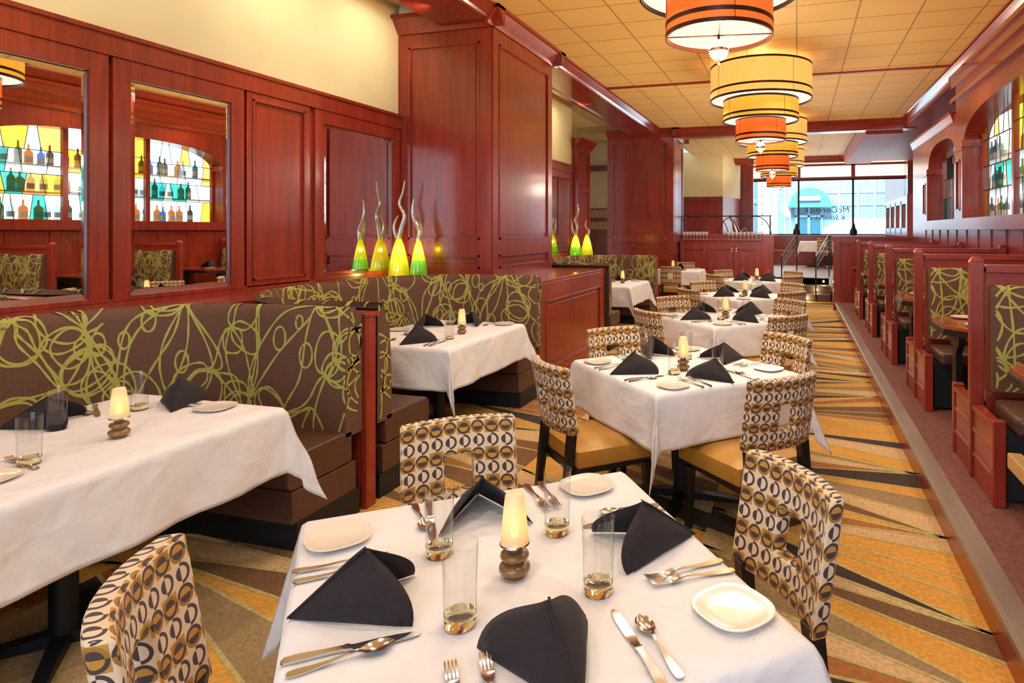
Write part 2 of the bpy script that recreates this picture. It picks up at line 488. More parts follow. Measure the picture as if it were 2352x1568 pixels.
# ------------------------------------------------------------------ ceiling
cl = MB()
for b in ((-3.0, 2.35, -2.5, 13.75), (-3.0, 2.1, 14.05, 20.2)): cl.box(b[0], b[1], b[2], b[3], 3.81, 3.86)
cl.box(-6.5, -3.56, -2.5, 20.2, 3.93, 3.98)
struct(cl.build('ceiling', M['ceil']))
st = MB().box(-2.9, 2.0, 9.50, 9.56, 3.785, 3.81)
struct(st.build('trim_3', M['woodx']))
# crown profile (x outward, z)
def crown_poly(x, zb, zt, out, sgn):
    h = zt - zb
    return [(x, zb), (x + sgn * out * 0.18, zb), (x + sgn * out * 0.3, zb + h * 0.18), (x + sgn * out * 0.82, zb + h * 0.78), (x + sgn * out, zb + h * 0.8), (x + sgn * out, zt), (x, zt)]


bm_ = MB()
for y0, y1 in ((-2.5, 5.82), (7.42, 13.7)):
    bm_.box(-3.56, -3.0, y0, y1, 3.67, 3.93)
    bm_.extr(crown_poly(-3.0, 3.68, 3.81, 0.12, 1), y0, y1)
bm_.box(-3.58, -3.5, 7.42, 13.7, 3.655, 3.68)
struct(fixn(bm_.build('beam_left', wood('mahogany_gloss', W1, W2, 1, 0.16, 0.8))))
bm_ = MB()
bm_.extr(crown_poly(2.12, 3.66, 3.81, 0.12, -1), -2.5, 13.75)
bm_.box(2.06, 2.3, -2.5, 9.7, 3.50, 3.67); bm_.box(2.03, 2.3, -2.5, 9.7, 3.62, 3.67); bm_.box(2.045, 2.3, -2.5, 9.7, 3.30, 3.335); bm_.box(2.05, 2.3, -2.5, 9.7, 3.335, 3.36)
struct(fixn(bm_.build('beam_right', wood('mahogany_gloss_right', W1, W2, 1, 0.16, 0.8))))
bm_ = MB().box(-3.0, 2.3, 13.75, 14.05, 3.60, 3.86)
bm_.extr([(p[0], p[1]) for p in crown_poly(13.75, 3.66, 3.81, 0.12, -1)], -3.0, 2.3, 'x')
bm_.extr([(p[0], p[1]) for p in crown_poly(14.05, 3.66, 3.81, 0.12, 1)], -3.0, 2.3, 'x')
bm_.box(-4.2, 4.2, 20.1, 20.5, 3.62, 3.86)
bm_.extr([(p[0], p[1]) for p in crown_poly(20.1, 3.66, 3.81, 0.14, -1)], -4.2, 4.2, 'x')
struct(fixn(bm_.build('beam_cross', M['woodx'])))
bm_ = MB().box(2.12, 3.6, 9.7, 20.1, 3.62, 3.66).box(1.42, 2.1, 14.05, 20.1, 3.55, 3.62)
bm_.extr(crown_poly(1.42, 3.55, 3.81, 0.12, -1), 14.05, 20.1)
struct(fixn(bm_.build('soffit_right', wood('mahogany_soffit', W1, W2, 1, 0.5, 0.0))))



# ------------------------------------------------------------------ panelling helpers
def frame(mb, o, u, n, w, z0, z1, st=0.11, rails=None, t=0.018, mat=0):
    """stiles and rails on a wall face with a bead round each opening"""
    v = (0, 0, 1)
    zs = [(z0, z0 + st)] + (rails or []) + [(z1 - st, z1)]
    mb.obox(o, u, v, n, 0, st, z0, z1, 0, t, mat); mb.obox(o, u, v, n, w - st, w, z0, z1, 0, t, mat)
    for a, b in zs: mb.obox(o, u, v, n, st, w - st, a, b, 0, t, mat)
    for i in range(len(zs) - 1):
        a, b = zs[i][1], zs[i + 1][0]
        if b - a < 0.08: continue
        mb.obox(o, u, v, n, st, st + 0.02, a, b, 0, t + 0.008, mat); mb.obox(o, u, v, n, w - st - 0.02, w - st, a, b, 0, t + 0.008, mat)
        mb.obox(o, u, v, n, st, w - st, a, a + 0.02, 0, t + 0.008, mat); mb.obox(o, u, v, n, st, w - st, b - 0.02, b, 0, t + 0.008, mat)
        mb.obox(o, u, v, n, st + 0.055, w - st - 0.055, a + 0.055, b - 0.055, 0, 0.008, mat)


def column(name, x0, x1, y0, y1, zb=0.0):
    c = MB().box(x0, x1, y0, y1, zb, 3.81)
    frame(c, (x0, y0, 0), (1, 0, 0), (0, -1, 0), x1 - x0, 1.02, 3.62, 0.13, [(1.29, 1.45)])
    frame(c, (x1, y0, 0), (0, 1, 0), (1, 0, 0), y1 - y0, 1.02, 3.62, 0.13, [(1.29, 1.45)])
    if x1 > -2.9: frame(c, (x0, y0, 0), (1, 0, 0), (0, -1, 0), x1 - x0, 0.0, 1.02, 0.13)
    c.extr(crown_poly(x1, 3.63, 3.81, 0.15, 1), y0 - 0.15, y1 + 0.15)
    for yy, s in ((y0, -1), (y1, 1)): c.extr(crown_poly(yy, 3.63, 3.81, 0.15, s), x0, x1 + 0.15, 'x')
    return struct(fixn(c.build(name, M['wood'])))


column('column', -4.1, -3.0, 5.82, 7.42)
column('column', -4.15, -2.64, 13.72, 14.97)

# ------------------------------------------------------------------ left wall
XW = -4.1
wl = MB().box(XW - 0.2, XW, -2.5, 5.82, 0, 3.95).box(XW - 0.2, XW, 7.42, 11.2, 0, 3.95)
struct(wl.build('wall_left', M['cream']))


def wall_panels(name, segs, y0, y1):
    p = MB(); n = (1, 0, 0); u = (0, 1, 0); v = (0, 0, 1); o = (XW, 0, 0)
    p.obox(o, u, v, n, y0, y1, 0.9, 2.7, 0, 0.006)
    p.obox(o, u, v, n, y0, y1, 2.62, 2.76, 0, 0.045)      # top frieze board
    p.obox(o, u, v, n, y0, y1, 2.745, 2.775, 0, 0.06)
    p.obox(o, u, v, n, y0, y1, 0.9, 1.115, 0, 0.03)
    for a, b, kind in segs:
        if kind == 'p':
            p.obox(o, u, v, n, a, b, 1.1, 2.62, 0, 0.012)
            frame(p, (XW, a, 0), u, n, b - a, 1.1, 2.62, 0.05, t=0.03)
        elif kind == 'm':
            s = 0.11
            p.obox(o, u, v, n, a, a + s, 1.1, 2.62, 0, 0.035); p.obox(o, u, v, n, b - s, b, 1.1, 2.62, 0, 0.035)
            p.obox(o, u, v, n, a + s, b - s, 2.50, 2.62, 0, 0.035); p.obox(o, u, v, n, a + s, b - s, 1.1, 1.13, 0, 0.035)
    return struct(p.build(name, M['wood'], bevel=0.004))


SEG1 = [(1.6, 2.835, 'm'), (2.86, 3.82, 'm'), (3.85, 4.50, 'p'), (4.56, 5.78, 'm')]
wall_panels('wall_left_panelling', SEG1, -2.5, 5.82)
SEG2 = [(7.44, 8.6, 'p'), (8.7, 11.17, 'm')]
wall_panels('wall_left_panelling', SEG2, 7.42, 11.2)
ml = ['large wall mirror in a mahogany frame, cut by the left edge', 'narrow wall mirror reflecting bottles, between the first mirror and the plain panel',
      'wall mirror behind the tall glass vases beside the near column', 'distant wall mirror behind the far pair of glass vases']
k = 0
for segs in (SEG1, SEG2):
    for a, b, kind in segs:
        if kind != 'm': continue
        a += 0.11; b -= 0.11; z0, z1 = 1.13, 2.50; e = 0.035
        mo = empty('mirror', (XW, a, z0), label=ml[k], cat='mirror'); k += 1
        H = z1 - z0; Wd = b - a
        MB().add([(0.018, e, e), (0.018, Wd - e, e), (0.018, Wd - e, H - e), (0.018, e, H - e)], [(0, 1, 2, 3)]).build('mirror_glass', M['mirror'], mo)
        bv = MB(); I = [(0.018, e, e), (0.018, Wd - e, e), (0.018, Wd - e, H - e), (0.018, e, H - e)]; O = [(0.013, 0, 0), (0.013, Wd, 0), (0.013, Wd, H), (0.013, 0, H)]
        bv.add(I + O, [(0, 4, 5, 1), (1, 5, 6, 2), (2, 6, 7, 3), (3, 7, 4, 0)]); bv.build('bevelled_edge', M['bevel'], mo)

# ledges behind the booths
lg = MB()
lg.box(XW, -2.36, -2.5, 0.45, 1.03, 1.06)
lg.box(XW, -3.66, 0.45, 5.56, 1.03, 1.06)
for yc, s in ((2.9, 1), (0.45, -1)): pass
struct(lg.build('trim_ledge', M['woody'], bevel=0.006))
hw = MB().box(-3.7, -2.36, 5.5, 7.60, 0, 1.03)
frame(hw, (-2.36, 5.5, 0), (0, 1, 0), (1, 0, 0), 2.10, 0.0, 1.03, 0.17)
hw.box(XW, -2.34, 5.47, 7.62, 1.03, 1.062)
struct(hw.build('wall_half', M['wood'], bevel=0.003))
lg = MB().box(XW, -3.66, 7.6, 11.2, 1.03, 1.06).box(-4.05, -3.68, 7.6, 10.7, 0, 1.03)
struct(lg.build('trim_ledge', M['woody'], bevel=0.006))
# pilaster cabinet closing the left wall
pc = MB().box(-4.25, -4.0, 11.2, 11.95, 0, 3.3); frame(pc, (-4.0, 11.2, 0), (0, 1, 0), (1, 0, 0), 0.75, 0.0, 3.15, 0.1, [(2.3, 2.38)])
pc.extr(crown_poly(-4.0, 3.15, 3.3, 0.14, 1), 11.1, 12.05)
struct(fixn(pc.build('pilaster_left', M['wood'])))


# ------------------------------------------------------------------ right wall with arched stained windows
XR = 2.1
BAYS = [(1.25, 4.95, 2.73, 3.06), (5.45, 9.16, 2.73, 3.06), (9.60, 11.48, 2.56, 2.90)]


def arch(y, b):
    a, c, zs, zp = b; t = (y - a) / (c - a)
    return zs + (zp - zs) * (max(0, 1 - abs(2 * t - 1) ** 3.2)) ** 0.55


wr = MB(); top = 3.62
ys = [-2.5]
for b in BAYS:
    n = 28; ys += [b[0] + (b[1] - b[0]) * (0.5 - 0.5 * math.cos(PI * i / n)) for i in range(n + 1)]
ys.append(12.9)
for i in range(len(ys) - 1):
    a, c = ys[i], ys[i + 1]
    bay = next((b for b in BAYS if b[0] - 1e-6 <= a and c <= b[1] + 1e-6), None)
    tp = 3.62 if a < 9.58 else 3.16
    if not bay:
        wr.box(XR, XR + 0.3, a, c, 0.166, tp); continue
    za, zc = arch(a, bay), arch(c, bay)
    wr.add([(XR, a, za), (XR, c, zc), (XR, c, tp), (XR, a, tp)], [(0, 3, 2, 1)])
    wr.add([(XR, a, za), (XR, c, zc), (XR + 0.3, c, zc), (XR + 0.3, a, za)], [(0, 1, 2, 3)])
    wr.box(XR, XR + 0.3, a, c, 0.166, 1.6)
wr.box(2.1, 2.6, 9.7, 12.9, 3.16, 3.2); wr.extr(crown_poly(2.1, 3.05, 3.2, 0.06, -1), 9.7, 12.9)
wr.box(2.6, 2.7, 9.7, 13.7, 3.2, 3.62)
# sill shelf, capitals, pilaster panels and wainscot battens
wr.box(XR - 0.08, XR + 0.24, -2.5, 12.0, 1.555, 1.70)
for b in BAYS:
    for y, s in ((b[0], -1), (b[1], 1)):
        wr.box(XR - 0.03, XR + 0.25, min(y, y + s * 0.0) - (0.03 if s > 0 else 0.0), y + (0.0 if s > 0 else 0.03), b[2] - 0.09, b[2] + 0.0)
for a, c, zs in ((9.16, 9.60, 2.60), (4.95, 5.45, 2.60), (11.48, 11.92, 2.45)):
    wr.box(XR - 0.03, XR, a, c, zs, zs + 0.05)
    frame(wr, (XR, a, 0), (0, 1, 0), (-1, 0, 0), c - a, 1.70, zs, 0.11, t=0.02)
for i in range(26):
    y = -1.6 + i * 0.53
    if y < 12.4: wr.box(XR - 0.012, XR, y, y + 0.035, 0.5, 1.555)
struct(wr.build('wall_right', M['wood']))

grp = 'window_'
rndp = random.Random(5)
for wi, b in enumerate(BAYS):
    y0, y1 = b[0], b[1]; nl = 3 if y1 - y0 > 3 else 2
    we = empty('window_%d' % (wi + 1), (2.33, y0, 1.70)); we['kind'] = 'structure'
    fr = MB(); W_ = y1 - y0; H_ = 1.42
    for i in range(nl + 1):
        yc = W_ * i / nl; fr.box(-0.03, 0.03, max(0, yc - 0.035), min(W_, yc + 0.035), 0, H_)
    fr.box(-0.03, 0.03, 0, W_, H_ - 0.04, H_)
    fr.build('window_frame', M['wood'], we)
    g = MB(); ld = MB()
    for i in range(nl):
        a = W_ * i / nl + 0.035; c = W_ * (i + 1) / nl - 0.035; ww = c - a
        rows = [0, 0.36, 0.66, 1.0, H_ - 0.04] if nl == 2 or i % 2 == 0 else [0, 0.42, 0.72, 1.06, H_ - 0.04]
        for r in range(4):
            z0, z1 = rows[r], rows[r + 1]; nc = rndp.choice([4, 5, 5, 6]) if nl == 3 else 4
            base = [q / nc for q in range(nc + 1)]
            j0 = [x + (rndp.uniform(-.035, .035) if 0 < q < nc else 0) for q, x in enumerate(base)]
            sl = 0.05 if r % 2 else -0.04
            j1 = [x + (sl * (1 if q % 2 else -1) if 0 < q < nc else 0) for q, x in enumerate(j0)]
            for q in range(nc):
                P = [(0, a + ww * j0[q], z0), (0, a + ww * j0[q + 1], z0), (0, a + ww * j1[q + 1], z1), (0, a + ww * j1[q], z1)]
                mt = rndp.choice([0, 0, 0, 0, 1, 3, 0, 4, 0] if r == 0 else ([0, 1, 3, 4, 0, 1, 2, 0, 6, 5] if r < 3 else [0, 1, 0, 2, 0, 4]))
                g.add(P, [(0, 1, 2, 3)], mt)
                if q: ld.tube([P[0], P[3]], 0.005, 4)
            if r: ld.box(-0.006, 0.006, a, c, z0 - 0.005, z0 + 0.005)
    g.build('window_pane', PANE, we); ld.build('lead_came', M['lead'], we)

# back bar seen through the stained windows
bb = MB(); bb.box(2.98, 3.02, 0.6, 12.4, 1.45, 3.3)
tag(bb.build('bar_light_panel', M['backlight']), 'glowing white light wall behind the bottles in the stained windows', 'light panel')
for zi, z in enumerate((1.70, 2.12, 2.52)):
    s_ = MB().box(2.55, 2.97, 1.0, 11.9, z - 0.02, z)
    tag(s_.build('bar_shelf', M['white']), ['lowest', 'middle', 'top'][zi] + ' long white shelf of bottles behind the stained windows', 'shelf')
BC = {'green': (0.03, 0.30, 0.08), 'amber': (0.75, 0.32, 0.03), 'clear': (0.75, 0.85, 0.88), 'teal': (0.02, 0.25, 0.27), 'dark': (0.05, 0.06, 0.06), 'blue': (0.10, 0.35, 0.7)}
protoB = {}
for n, c in BC.items():
    b = MB(); hh = {'green': .33, 'amber': .30, 'clear': .31, 'teal': .34, 'dark': .32, 'blue': .27}[n]; rr = .046 if n != 'amber' else .055
    b.lathe([(0, 0), (rr, 0), (rr, hh * .55), (rr * .9, hh * .62), (.014, hh * .74), (.012, hh), (0, hh)], 12, cap=False)
    b.lathe([(rr * 1.01, hh * .15), (rr * 1.01, hh * .4)], 12, mat=1, cap=False)
    o = b.build('bottle', [tinted('bottle_' + n, c, 0.05, 0.08, 0.25), plain('bottle_label_' + n, (0.7, 0.65, 0.5) if n != 'clear' else (0.35, 0.45, 0.6), 0.6)], smooth=True)
    protoB[n] = o
for bi, b in enumerate(BAYS):
    y = b[0] + 0.1; span = ['window out of the frame', 'large stained window at the right edge', 'smaller arched stained window beyond the pilaster'][bi]
    if bi == 0: continue
    for zi, z in enumerate((1.70, 2.12, 2.52)):
        y = b[0] + 0.1
        while y < b[1] - 0.06:
            n = rndp.choice(['green', 'amber', 'clear', 'teal', 'clear', 'dark', 'blue', 'amber'])
            place(protoB[n], (2.70 + rndp.uniform(-.03, .05), y, z), 0, '%s bottle on the %s shelf behind the %s' % (n, ['lowest', 'middle', 'top'][zi], span), 'bottle',
                  '%s bottles on the %s bar shelf behind window %d' % (n, ['lowest', 'middle', 'top'][zi], bi + 1))
            y += rndp.uniform(0.125, 0.21)


# ------------------------------------------------------------------ scribble pattern for the booth upholstery
def scribble(L, H, seed, density=1.0):
    """polylines of looping thread in (u, v) metres over an L x H sheet"""
    rn = random.Random(seed); out = []
    nodes = []
    x = 0.05
    x = -0.08; kk = 0
    while x < L + 0.2:
        nodes.append((x + rn.uniform(-.05, .05), (0.22, 0.74, 0.46, 0.90, 0.12)[kk % 5] * H + rn.uniform(-.04, .04))); x += 0.16 / density; kk += 1
    for i, (nx, ny) in enumerate(nodes):
        base = rn.uniform(0, 2 * PI)
        for k in range(3):                    # petals: closed loops returning to the node
            a = base + rn.uniform(-1.3, 1.3); r = rn.uniform(0.075, 0.15); e = rn.uniform(.55, 1.0); P = []
            for q in range(41):
                t = 2 * PI * q / 40; rx = r * (1 - math.cos(t)); ry = r * e * math.sin(t)
                wob = 0.008 * math.sin(3 * t + k)
                P.append((nx + (rx + wob) * math.cos(a) - ry * math.sin(a), ny + (rx + wob) * math.sin(a) + ry * math.cos(a)))
            out.append(P)
        for k in range(4):                    # long sweeping threads through to other nodes and edges
            j = i + rn.choice([-2, -1, 1, 1, 2])
            tx, ty = nodes[j] if 0 <= j < len(nodes) else (nx + rn.uniform(-.6, .6), rn.uniform(-.1, H + .1))
            if k > 1: tx, ty = nx + rn.uniform(-.35, .35), rn.choice([-0.05, H + 0.05])
            bx, by = rn.uniform(-.16, .16), rn.uniform(-.16, .16); P = []
            ph = rn.uniform(0, 6)
            for q in range(31):
                t = q / 30; s = math.sin(PI * t)
                P.append((nx + (tx - nx) * t + bx * s + 0.012 * math.sin(9 * t + ph), ny + (ty - ny) * t + by * s + 0.012 * math.cos(8 * t + ph)))
            out.append(P)
        if rn.random() < 0.7:                 # small curl
            cx, cy, r = nx + rn.uniform(-.2, .2), rn.uniform(.1, H - .1), rn.uniform(.02, .045)
            out.append([(cx + r * math.cos(t * 0.3), cy + 1.6 * r * math.sin(t * 0.3)) for t in range(22)])
    return out


def ribbons(mb, lines, L, H, S, mat=1, hw=0.0060, lift=0.0014, cuts=()):
    """lay thin raised thread ribbons on the surface S(u,v)->(point, normal)"""
    for P in lines:
        seg = []
        for p in P + [None]:
            if p is not None and seg and any((seg[-1][0] - c) * (p[0] - c) <= 0 for c in cuts): pc = p; p = None
            else: pc = None
            if p is not None and 0.012 < p[0] < L - 0.012 and 0.005 < p[1] < H - 0.005: seg.append(p); continue
            if len(seg) > 2:
                vs = []
                for i, (u, v) in enumerate(seg):
                    a = seg[max(0, i - 1)]; b = seg[min(len(seg) - 1, i + 1)]
                    dx, dy = b[0] - a[0], b[1] - a[1]; d = math.hypot(dx, dy) or 1
                    wd = hw * (0.75 + 0.45 * math.sin(i * 0.55 + seg[0][0] * 40) ** 2)
                    for s in (-1, 1):
                        uu = min(max(u - s * dy / d * wd, 0), L); vv = min(max(v + s * dx / d * wd, 0), H)
                        q, n = S(uu, vv); vs.append(q + n * lift)
                mb.add(vs, [(2 * i, 2 * i + 1, 2 * i + 3, 2 * i + 2) for i in range(len(seg) - 1)], mat)
            seg = [pc] if pc and 0.012 < pc[0] < L - 0.012 and 0.005 < pc[1] < H - 0.005 else []


def make_path(pts, R_, n=10):
    """polyline with rounded corners; returns function s->(pos, inward normal) and length"""
    P = [Vector((*p, 0)) for p in pts]; out = [P[0]]
    for i in range(1, len(P) - 1):
        a, b, c = P[i - 1], P[i], P[i + 1]; d0 = (a - b).normalized(); d1 = (c - b).normalized()
        r = R_; ang = d0.angle(d1); tl = r / math.tan(ang / 2)
        s0 = b + d0 * tl; s1 = b + d1 * tl; ctr = b + (d0 + d1).normalized() * (r / math.sin(ang / 2))
        for k in range(n + 1):
            t = k / n; v0 = s0 - ctr; v1 = s1 - ctr; th = v0.angle(v1)
            v = (v0 * math.sin((1 - t) * th) + v1 * math.sin(t * th)) / math.sin(th); out.append(ctr + v)
    out.append(P[-1])
    cum = [0]
    for i in range(1, len(out)): cum.append(cum[-1] + (out[i] - out[i - 1]).length)
    nor = []
    for i in range(len(out)):
        t = (out[min(i + 1, len(out) - 1)] - out[max(i - 1, 0)]).normalized(); nor.append(Vector((-t.y, t.x, 0)))
    def f(s):
        s = min(max(s, 0), cum[-1])
        for i in range(1, len(cum)):
            if s <= cum[i] + 1e-9:
                t = (s - cum[i - 1]) / max(1e-9, cum[i] - cum[i - 1]); return out[i - 1].lerp(out[i], t), nor[i - 1].lerp(nor[i], t).normalized()
        return out[-1], nor[-1]
    return f, cum[-1], cum


def back_surface(path, L, zb, zt, th=0.10, lean=0.03, roll=0.035, side=1):
    """upholstered back: face rises from zb to zt leaning slightly, rolls over the top"""
    Hf = zt - zb - roll
    arcl = PI * roll
    def S(u, v):
        p, n = path(u); n = n * side
        if v <= Hf:
            t = v / Hf; off = th - lean * t + 0.012 * math.sin(PI * t); q = p + n * off; q.z = zb + v
            return q, (n + Vector((0, 0, 0.1))).normalized()
        a = (v - Hf) / roll; a = min(a, PI)
        c = p + n * (th - lean - roll); q = c + n * roll * math.cos(a); q.z = zt - roll + roll * math.sin(a)
        return q, (n * math.cos(a) + Vector((0, 0, math.sin(a)))).normalized()
    return S, Hf + arcl


def upholstered(name, path, L, cum, zb, zt, parent, seed, th=0.10, side=1, dens=1.0, nu=None):
    S, Ht = back_surface(path, L, zb, zt, th, side=side)
    mb = MB(); us = sorted(set([round(x, 4) for x in cum] + [L * i / 8 for i in range(9)])) if cum else [L * i / 6 for i in range(7)]
    vsn = 16; V = []
    for j in range(vsn + 1):
        v = Ht * j / vsn if j < 9 else Ht * j / vsn
        for u in us: V.append(S(u, v)[0])
    n = len(us)
    F = []
    for j in range(vsn):
        for i in range(n - 1): F.append((j * n + i, j * n + i + 1, (j + 1) * n + i + 1, (j + 1) * n + i))
    # end caps
    base = len(V)
    for u, k in ((us[0], 0), (us[-1], n - 1)):
        p, nn = path(u); q = p.copy(); q.z = zb; V.append(q); q = p.copy(); q.z = zt - 0.035; V.append(q)
        idx = [j * n + k for j in range(vsn + 1)]; F.append(tuple(idx) + ((base + 1, base) if k == 0 else (base + 3, base + 2)))
        if k == 0: pass
    mb.add(V, F, 0)
    wp = th - 0.01
    def S2(u, v):
        vv = min(v, Ht - PI * 0.035 * 0.75) if (u < wp or u > L + wp) else v
        if u < wp:
            q, n = S(0, vv); a = path(0.02)[0] - path(0)[0]; k = path(0)[1] * side; return q - k * (wp - u), -a.normalized()
        if u > L + wp:
            q, n = S(L, vv); a = path(L)[0] - path(L - 0.02)[0]; k = path(L)[1] * side; return q - k * (u - L - wp), a.normalized()
        return S(u - wp, v)
    if th > 0.1: ribbons(mb, scribble(L + 2 * wp, Ht, seed, dens), L + 2 * wp, Ht, S2, cuts=(wp, L + wp))
    else: ribbons(mb, scribble(L, Ht, seed, dens), L, Ht, S)
    o = mb.build(name, [M['bootht'], M['scrib']], parent, smooth=True, angle=60)
    return o


def sweep(mb, path, cum, L, prof, side=1, mat=0):
    us = sorted(set([round(x, 4) for x in cum])); n = len(us); k = len(prof); V = []
    for u in us:
        p, nn = path(u); nn = nn * side
        for off, z in prof:
            q = p + nn * off; q.z = z; V.append(q)
    F = [(i * k + j, i * k + (j + 1) % k, (i + 1) * k + (j + 1) % k, (i + 1) * k + j) for i in range(n - 1) for j in range(k)]
    F += [tuple(range(k)), tuple(range((n - 1) * k, n * k))[::-1]]
    mb.add(V, F, mat); return mb


def curved_booth(y0, y1, label, seed):
    root = empty('booth_bench', (-2.30, y0, 0), label=label, cat='booth')
    D_ = y1 - y0
    # local path, inside of the wooden shell, running from the far end round the back to the near end
    path, L, cum = make_path([(0, D_), (-1.40, D_), (-1.40, 0), (0, 0)], 0.80)
    path_ = path
    o = upholstered('backrest', path_, L, cum, 0.44, 1.125, root, seed, th=0.13)
    c = MB(); sweep(c, path_, cum, L, [(0.08, 0.30), (0.50, 0.30), (0.53, 0.33), (0.53, 0.44), (0.50, 0.465), (0.08, 0.47)])
    fixn(c.build('seat_cushion', M['vinyl'], root, smooth=True, angle=35, bevel=0.008))
    c = MB(); sweep(c, path_, cum, L, [(0.05, 0.14), (0.50, 0.14), (0.50, 0.295), (0.05, 0.295)])
    fixn(c.build('seat_base', M['vinyl'], root, smooth=True, angle=35, bevel=0.004))
    c = MB(); sweep(c, path_, cum, L, [(0.02, 0.0), (0.47, 0.0), (0.47, 0.14), (0.02, 0.14)])
    fixn(c.build('plinth', M['black'], root))
    return root


curved_booth(0.52, 2.93, 'nearest curved brown booth with green scribble upholstery, left foreground', 3)
curved_booth(3.06, 5.46, 'second curved brown scribble booth, between the narrow red post and the half wall', 8)
curved_booth(7.66, 10.5, 'farthest curved scribble booth, beyond the mahogany half wall', 14)
# wooden shell / divider between first and second booth
for y, lab in ((2.935, 'low mahogany divider with red end post between the first two curved booths'),):
    d = empty('booth_divider', (-2.30, y, 0), label=lab, cat='divider')
    MB().box(-1.40, 0, 0.01, 0.11, 0, 1.045).build('divider_panel', M['wood'], d)
    MB().box(-0.01, 0.02, 0.005, 0.085, 0, 1.06).build('post', M['wood'], d, bevel=0.003)
    MB().box(-1.40, 0.028, 0.0, 0.115, 1.06, 1.085).build('cap', M['wood'], d, bevel=0.005)
d = empty('booth_divider', (-2.33, 10.52, 0), label='mahogany end panel closing the farthest curved booth', cat='divider')
MB().box(-1.37, 0, 0, 0.10, 0, 1.03).build('divider_panel', M['wood'], d)
MB().box(-0.03, 0.03, -0.01, 0.11, 0, 1.09).build('post', M['wood'], d, bevel=0.004)


# ------------------------------------------------------------------ straight booths on the right platform
def straight_booth():
    r = empty('booth_bench', (0, 0, 0)); W0 = 1.12
    def post(x, nm):
        p = MB().box(x - 0.045, x + 0.045, -0.05, 0.05, 0, 1.21)
        p.lathe([(0.062, 1.21), (0.062, 1.215), (0.045, 1.232), (0, 1.24)], 4); return p
    for x in (0.0, 1.09):
        p = MB().box(x - 0.035, x + 0.035, -0.028, 0.028, 0, 1.205)
        p.add([(x - .035, -.028, 1.205), (x + .035, -.028, 1.205), (x + .035, .028, 1.205), (x - .035, .028, 1.205),
               (x - .018, -.014, 1.23), (x + .018, -.014, 1.23), (x + .018, .014, 1.23), (x - .018, .014, 1.23)],
              [(0, 1, 5, 4), (1, 2, 6, 5), (2, 3, 7, 6), (3, 0, 4, 7), (4, 5, 6, 7)])
        p.build('post', M['wood'], r, bevel=0.005)
    MB().box(0.045, 1.045, -0.02, 0.02, 0.25, 1.17).box(0.045, 1.045, -0.035, 0.035, 1.14, 1.185).build('top_rail', M['woodx'], r, bevel=0.005)
    for s in (-1, 1):
        path, L, cum = make_path([(1.03, s * 0.02), (0.06, s * 0.02)] if s < 0 else [(0.06, s * 0.02), (1.03, s * 0.02)], 0.1)
        upholstered('backrest', path, L, None, 0.50, 1.075, r, 35 + s, th=0.075, dens=1.5)
        ya, yb = (s * 0.06, s * 0.46) if s > 0 else (s * 0.46, s * 0.06)
        MB().box(0.07, 1.03, ya, yb, 0.36, 0.46).build('seat_cushion', M['vinyl'], r, bevel=0.03, seg=3, smooth=False)
        MB().box(0.05, 1.03, min(s * .06, s * .36), max(s * .06, s * .36), 0.02, 0.355).build('seat_base', M['black'], r)
        e = MB().box(-0.022, 0.022, min(s * .045, s * .37), max(s * .045, s * .37), 0.0, 0.40)
        e.box(-0.03, 0.028, min(s * .045, s * .38), max(s * .045, s * .38), 0.385, 0.41)
        for z in (0.13, 0.27): e.box(-0.03, -0.02, min(s * .05, s * .37), max(s * .05, s * .37), z, z + 0.02)
        e.build('end_panel', M['wood'], r, bevel=0.003)
        MB().box(-0.03, 0.03, min(s * .375, s * .43), max(s * .375, s * .43), 0.0, 0.43).build('end_post', M['wood'], r, bevel=0.006)
    return r


def booth_table():
    r = empty('booth_table', (0, 0, 0))
    t = MB(); P = [(-0.02, -0.20), (0.10, -0.33), (1.12, -0.33), (1.12, 0.33), (0.10, 0.33), (-0.02, 0.20)]
    t.extr(P, 0.722, 0.75, 'z'); t.build('table_top', M['table_wood'], r, bevel=0.004)
    e = MB(); Q = [(-0.028, -0.205), (0.097, -0.338), (1.12, -0.338), (1.12, 0.338), (0.097, 0.338), (-0.028, 0.205)]
    e.extr(Q, 0.685, 0.722, 'z'); e.build('edge_band', M['dark'], r)
    MB().extr([(-0.13, 0.685), (0.13, 0.685), (0.13, 0.62), (0.06, 0.54), (0.05, 0.0), (-0.05, 0.0), (-0.05, 0.54), (-0.13, 0.62)], 0.08, 0.12, 'x').build('leg', M['dark'], r)
    MB().extr([(-0.13, 0.685), (0.13, 0.685), (0.05, 0.54), (0.05, 0.0), (-0.05, 0.0), (-0.05, 0.54)], 0.98, 1.02, 'x').build('leg', M['dark'], r)
    return r


sb = straight_booth(); bt = booth_table()
ordn = ['nearest', 'second', 'third', 'fourth', 'fifth', 'sixth']
BY = [3.945, 5.675, 7.405, 9.135, 10.865]
for i, y in enumerate(BY):
    place(sb, (0.965, y, 0.166), 0, '%s from the camera of the mahogany double booth benches at the right' % ordn[i], 'booth', 'double booth benches on the right platform')
for i, y in enumerate([3.08, 4.80, 6.53, 8.27, 9.99, 11.6]):
    place(bt, (0.96, y, 0.166), 0, '%s from the camera of the polished red-brown tables between the right booths' % ordn[i], 'table', 'booth tables on the right platform')
rl = empty('wooden_bar', (0.93, 2.35, 0.166), label='pale brown wooden bar jutting in at the lower right edge beside the nearest booth', cat='wooden bar')
MB().box(0, 0.06, 0, 0.93, 0.285, 0.355).build('bar', M['palewood'], rl, bevel=0.006)
MB().box(0.0, 0.06, 0.0, 0.06, 0, 0.285).build('leg', M['palewood'], rl); MB().box(0.0, 0.06, 0.24, 0.30, 0, 0.285).build('leg', M['palewood'], rl)
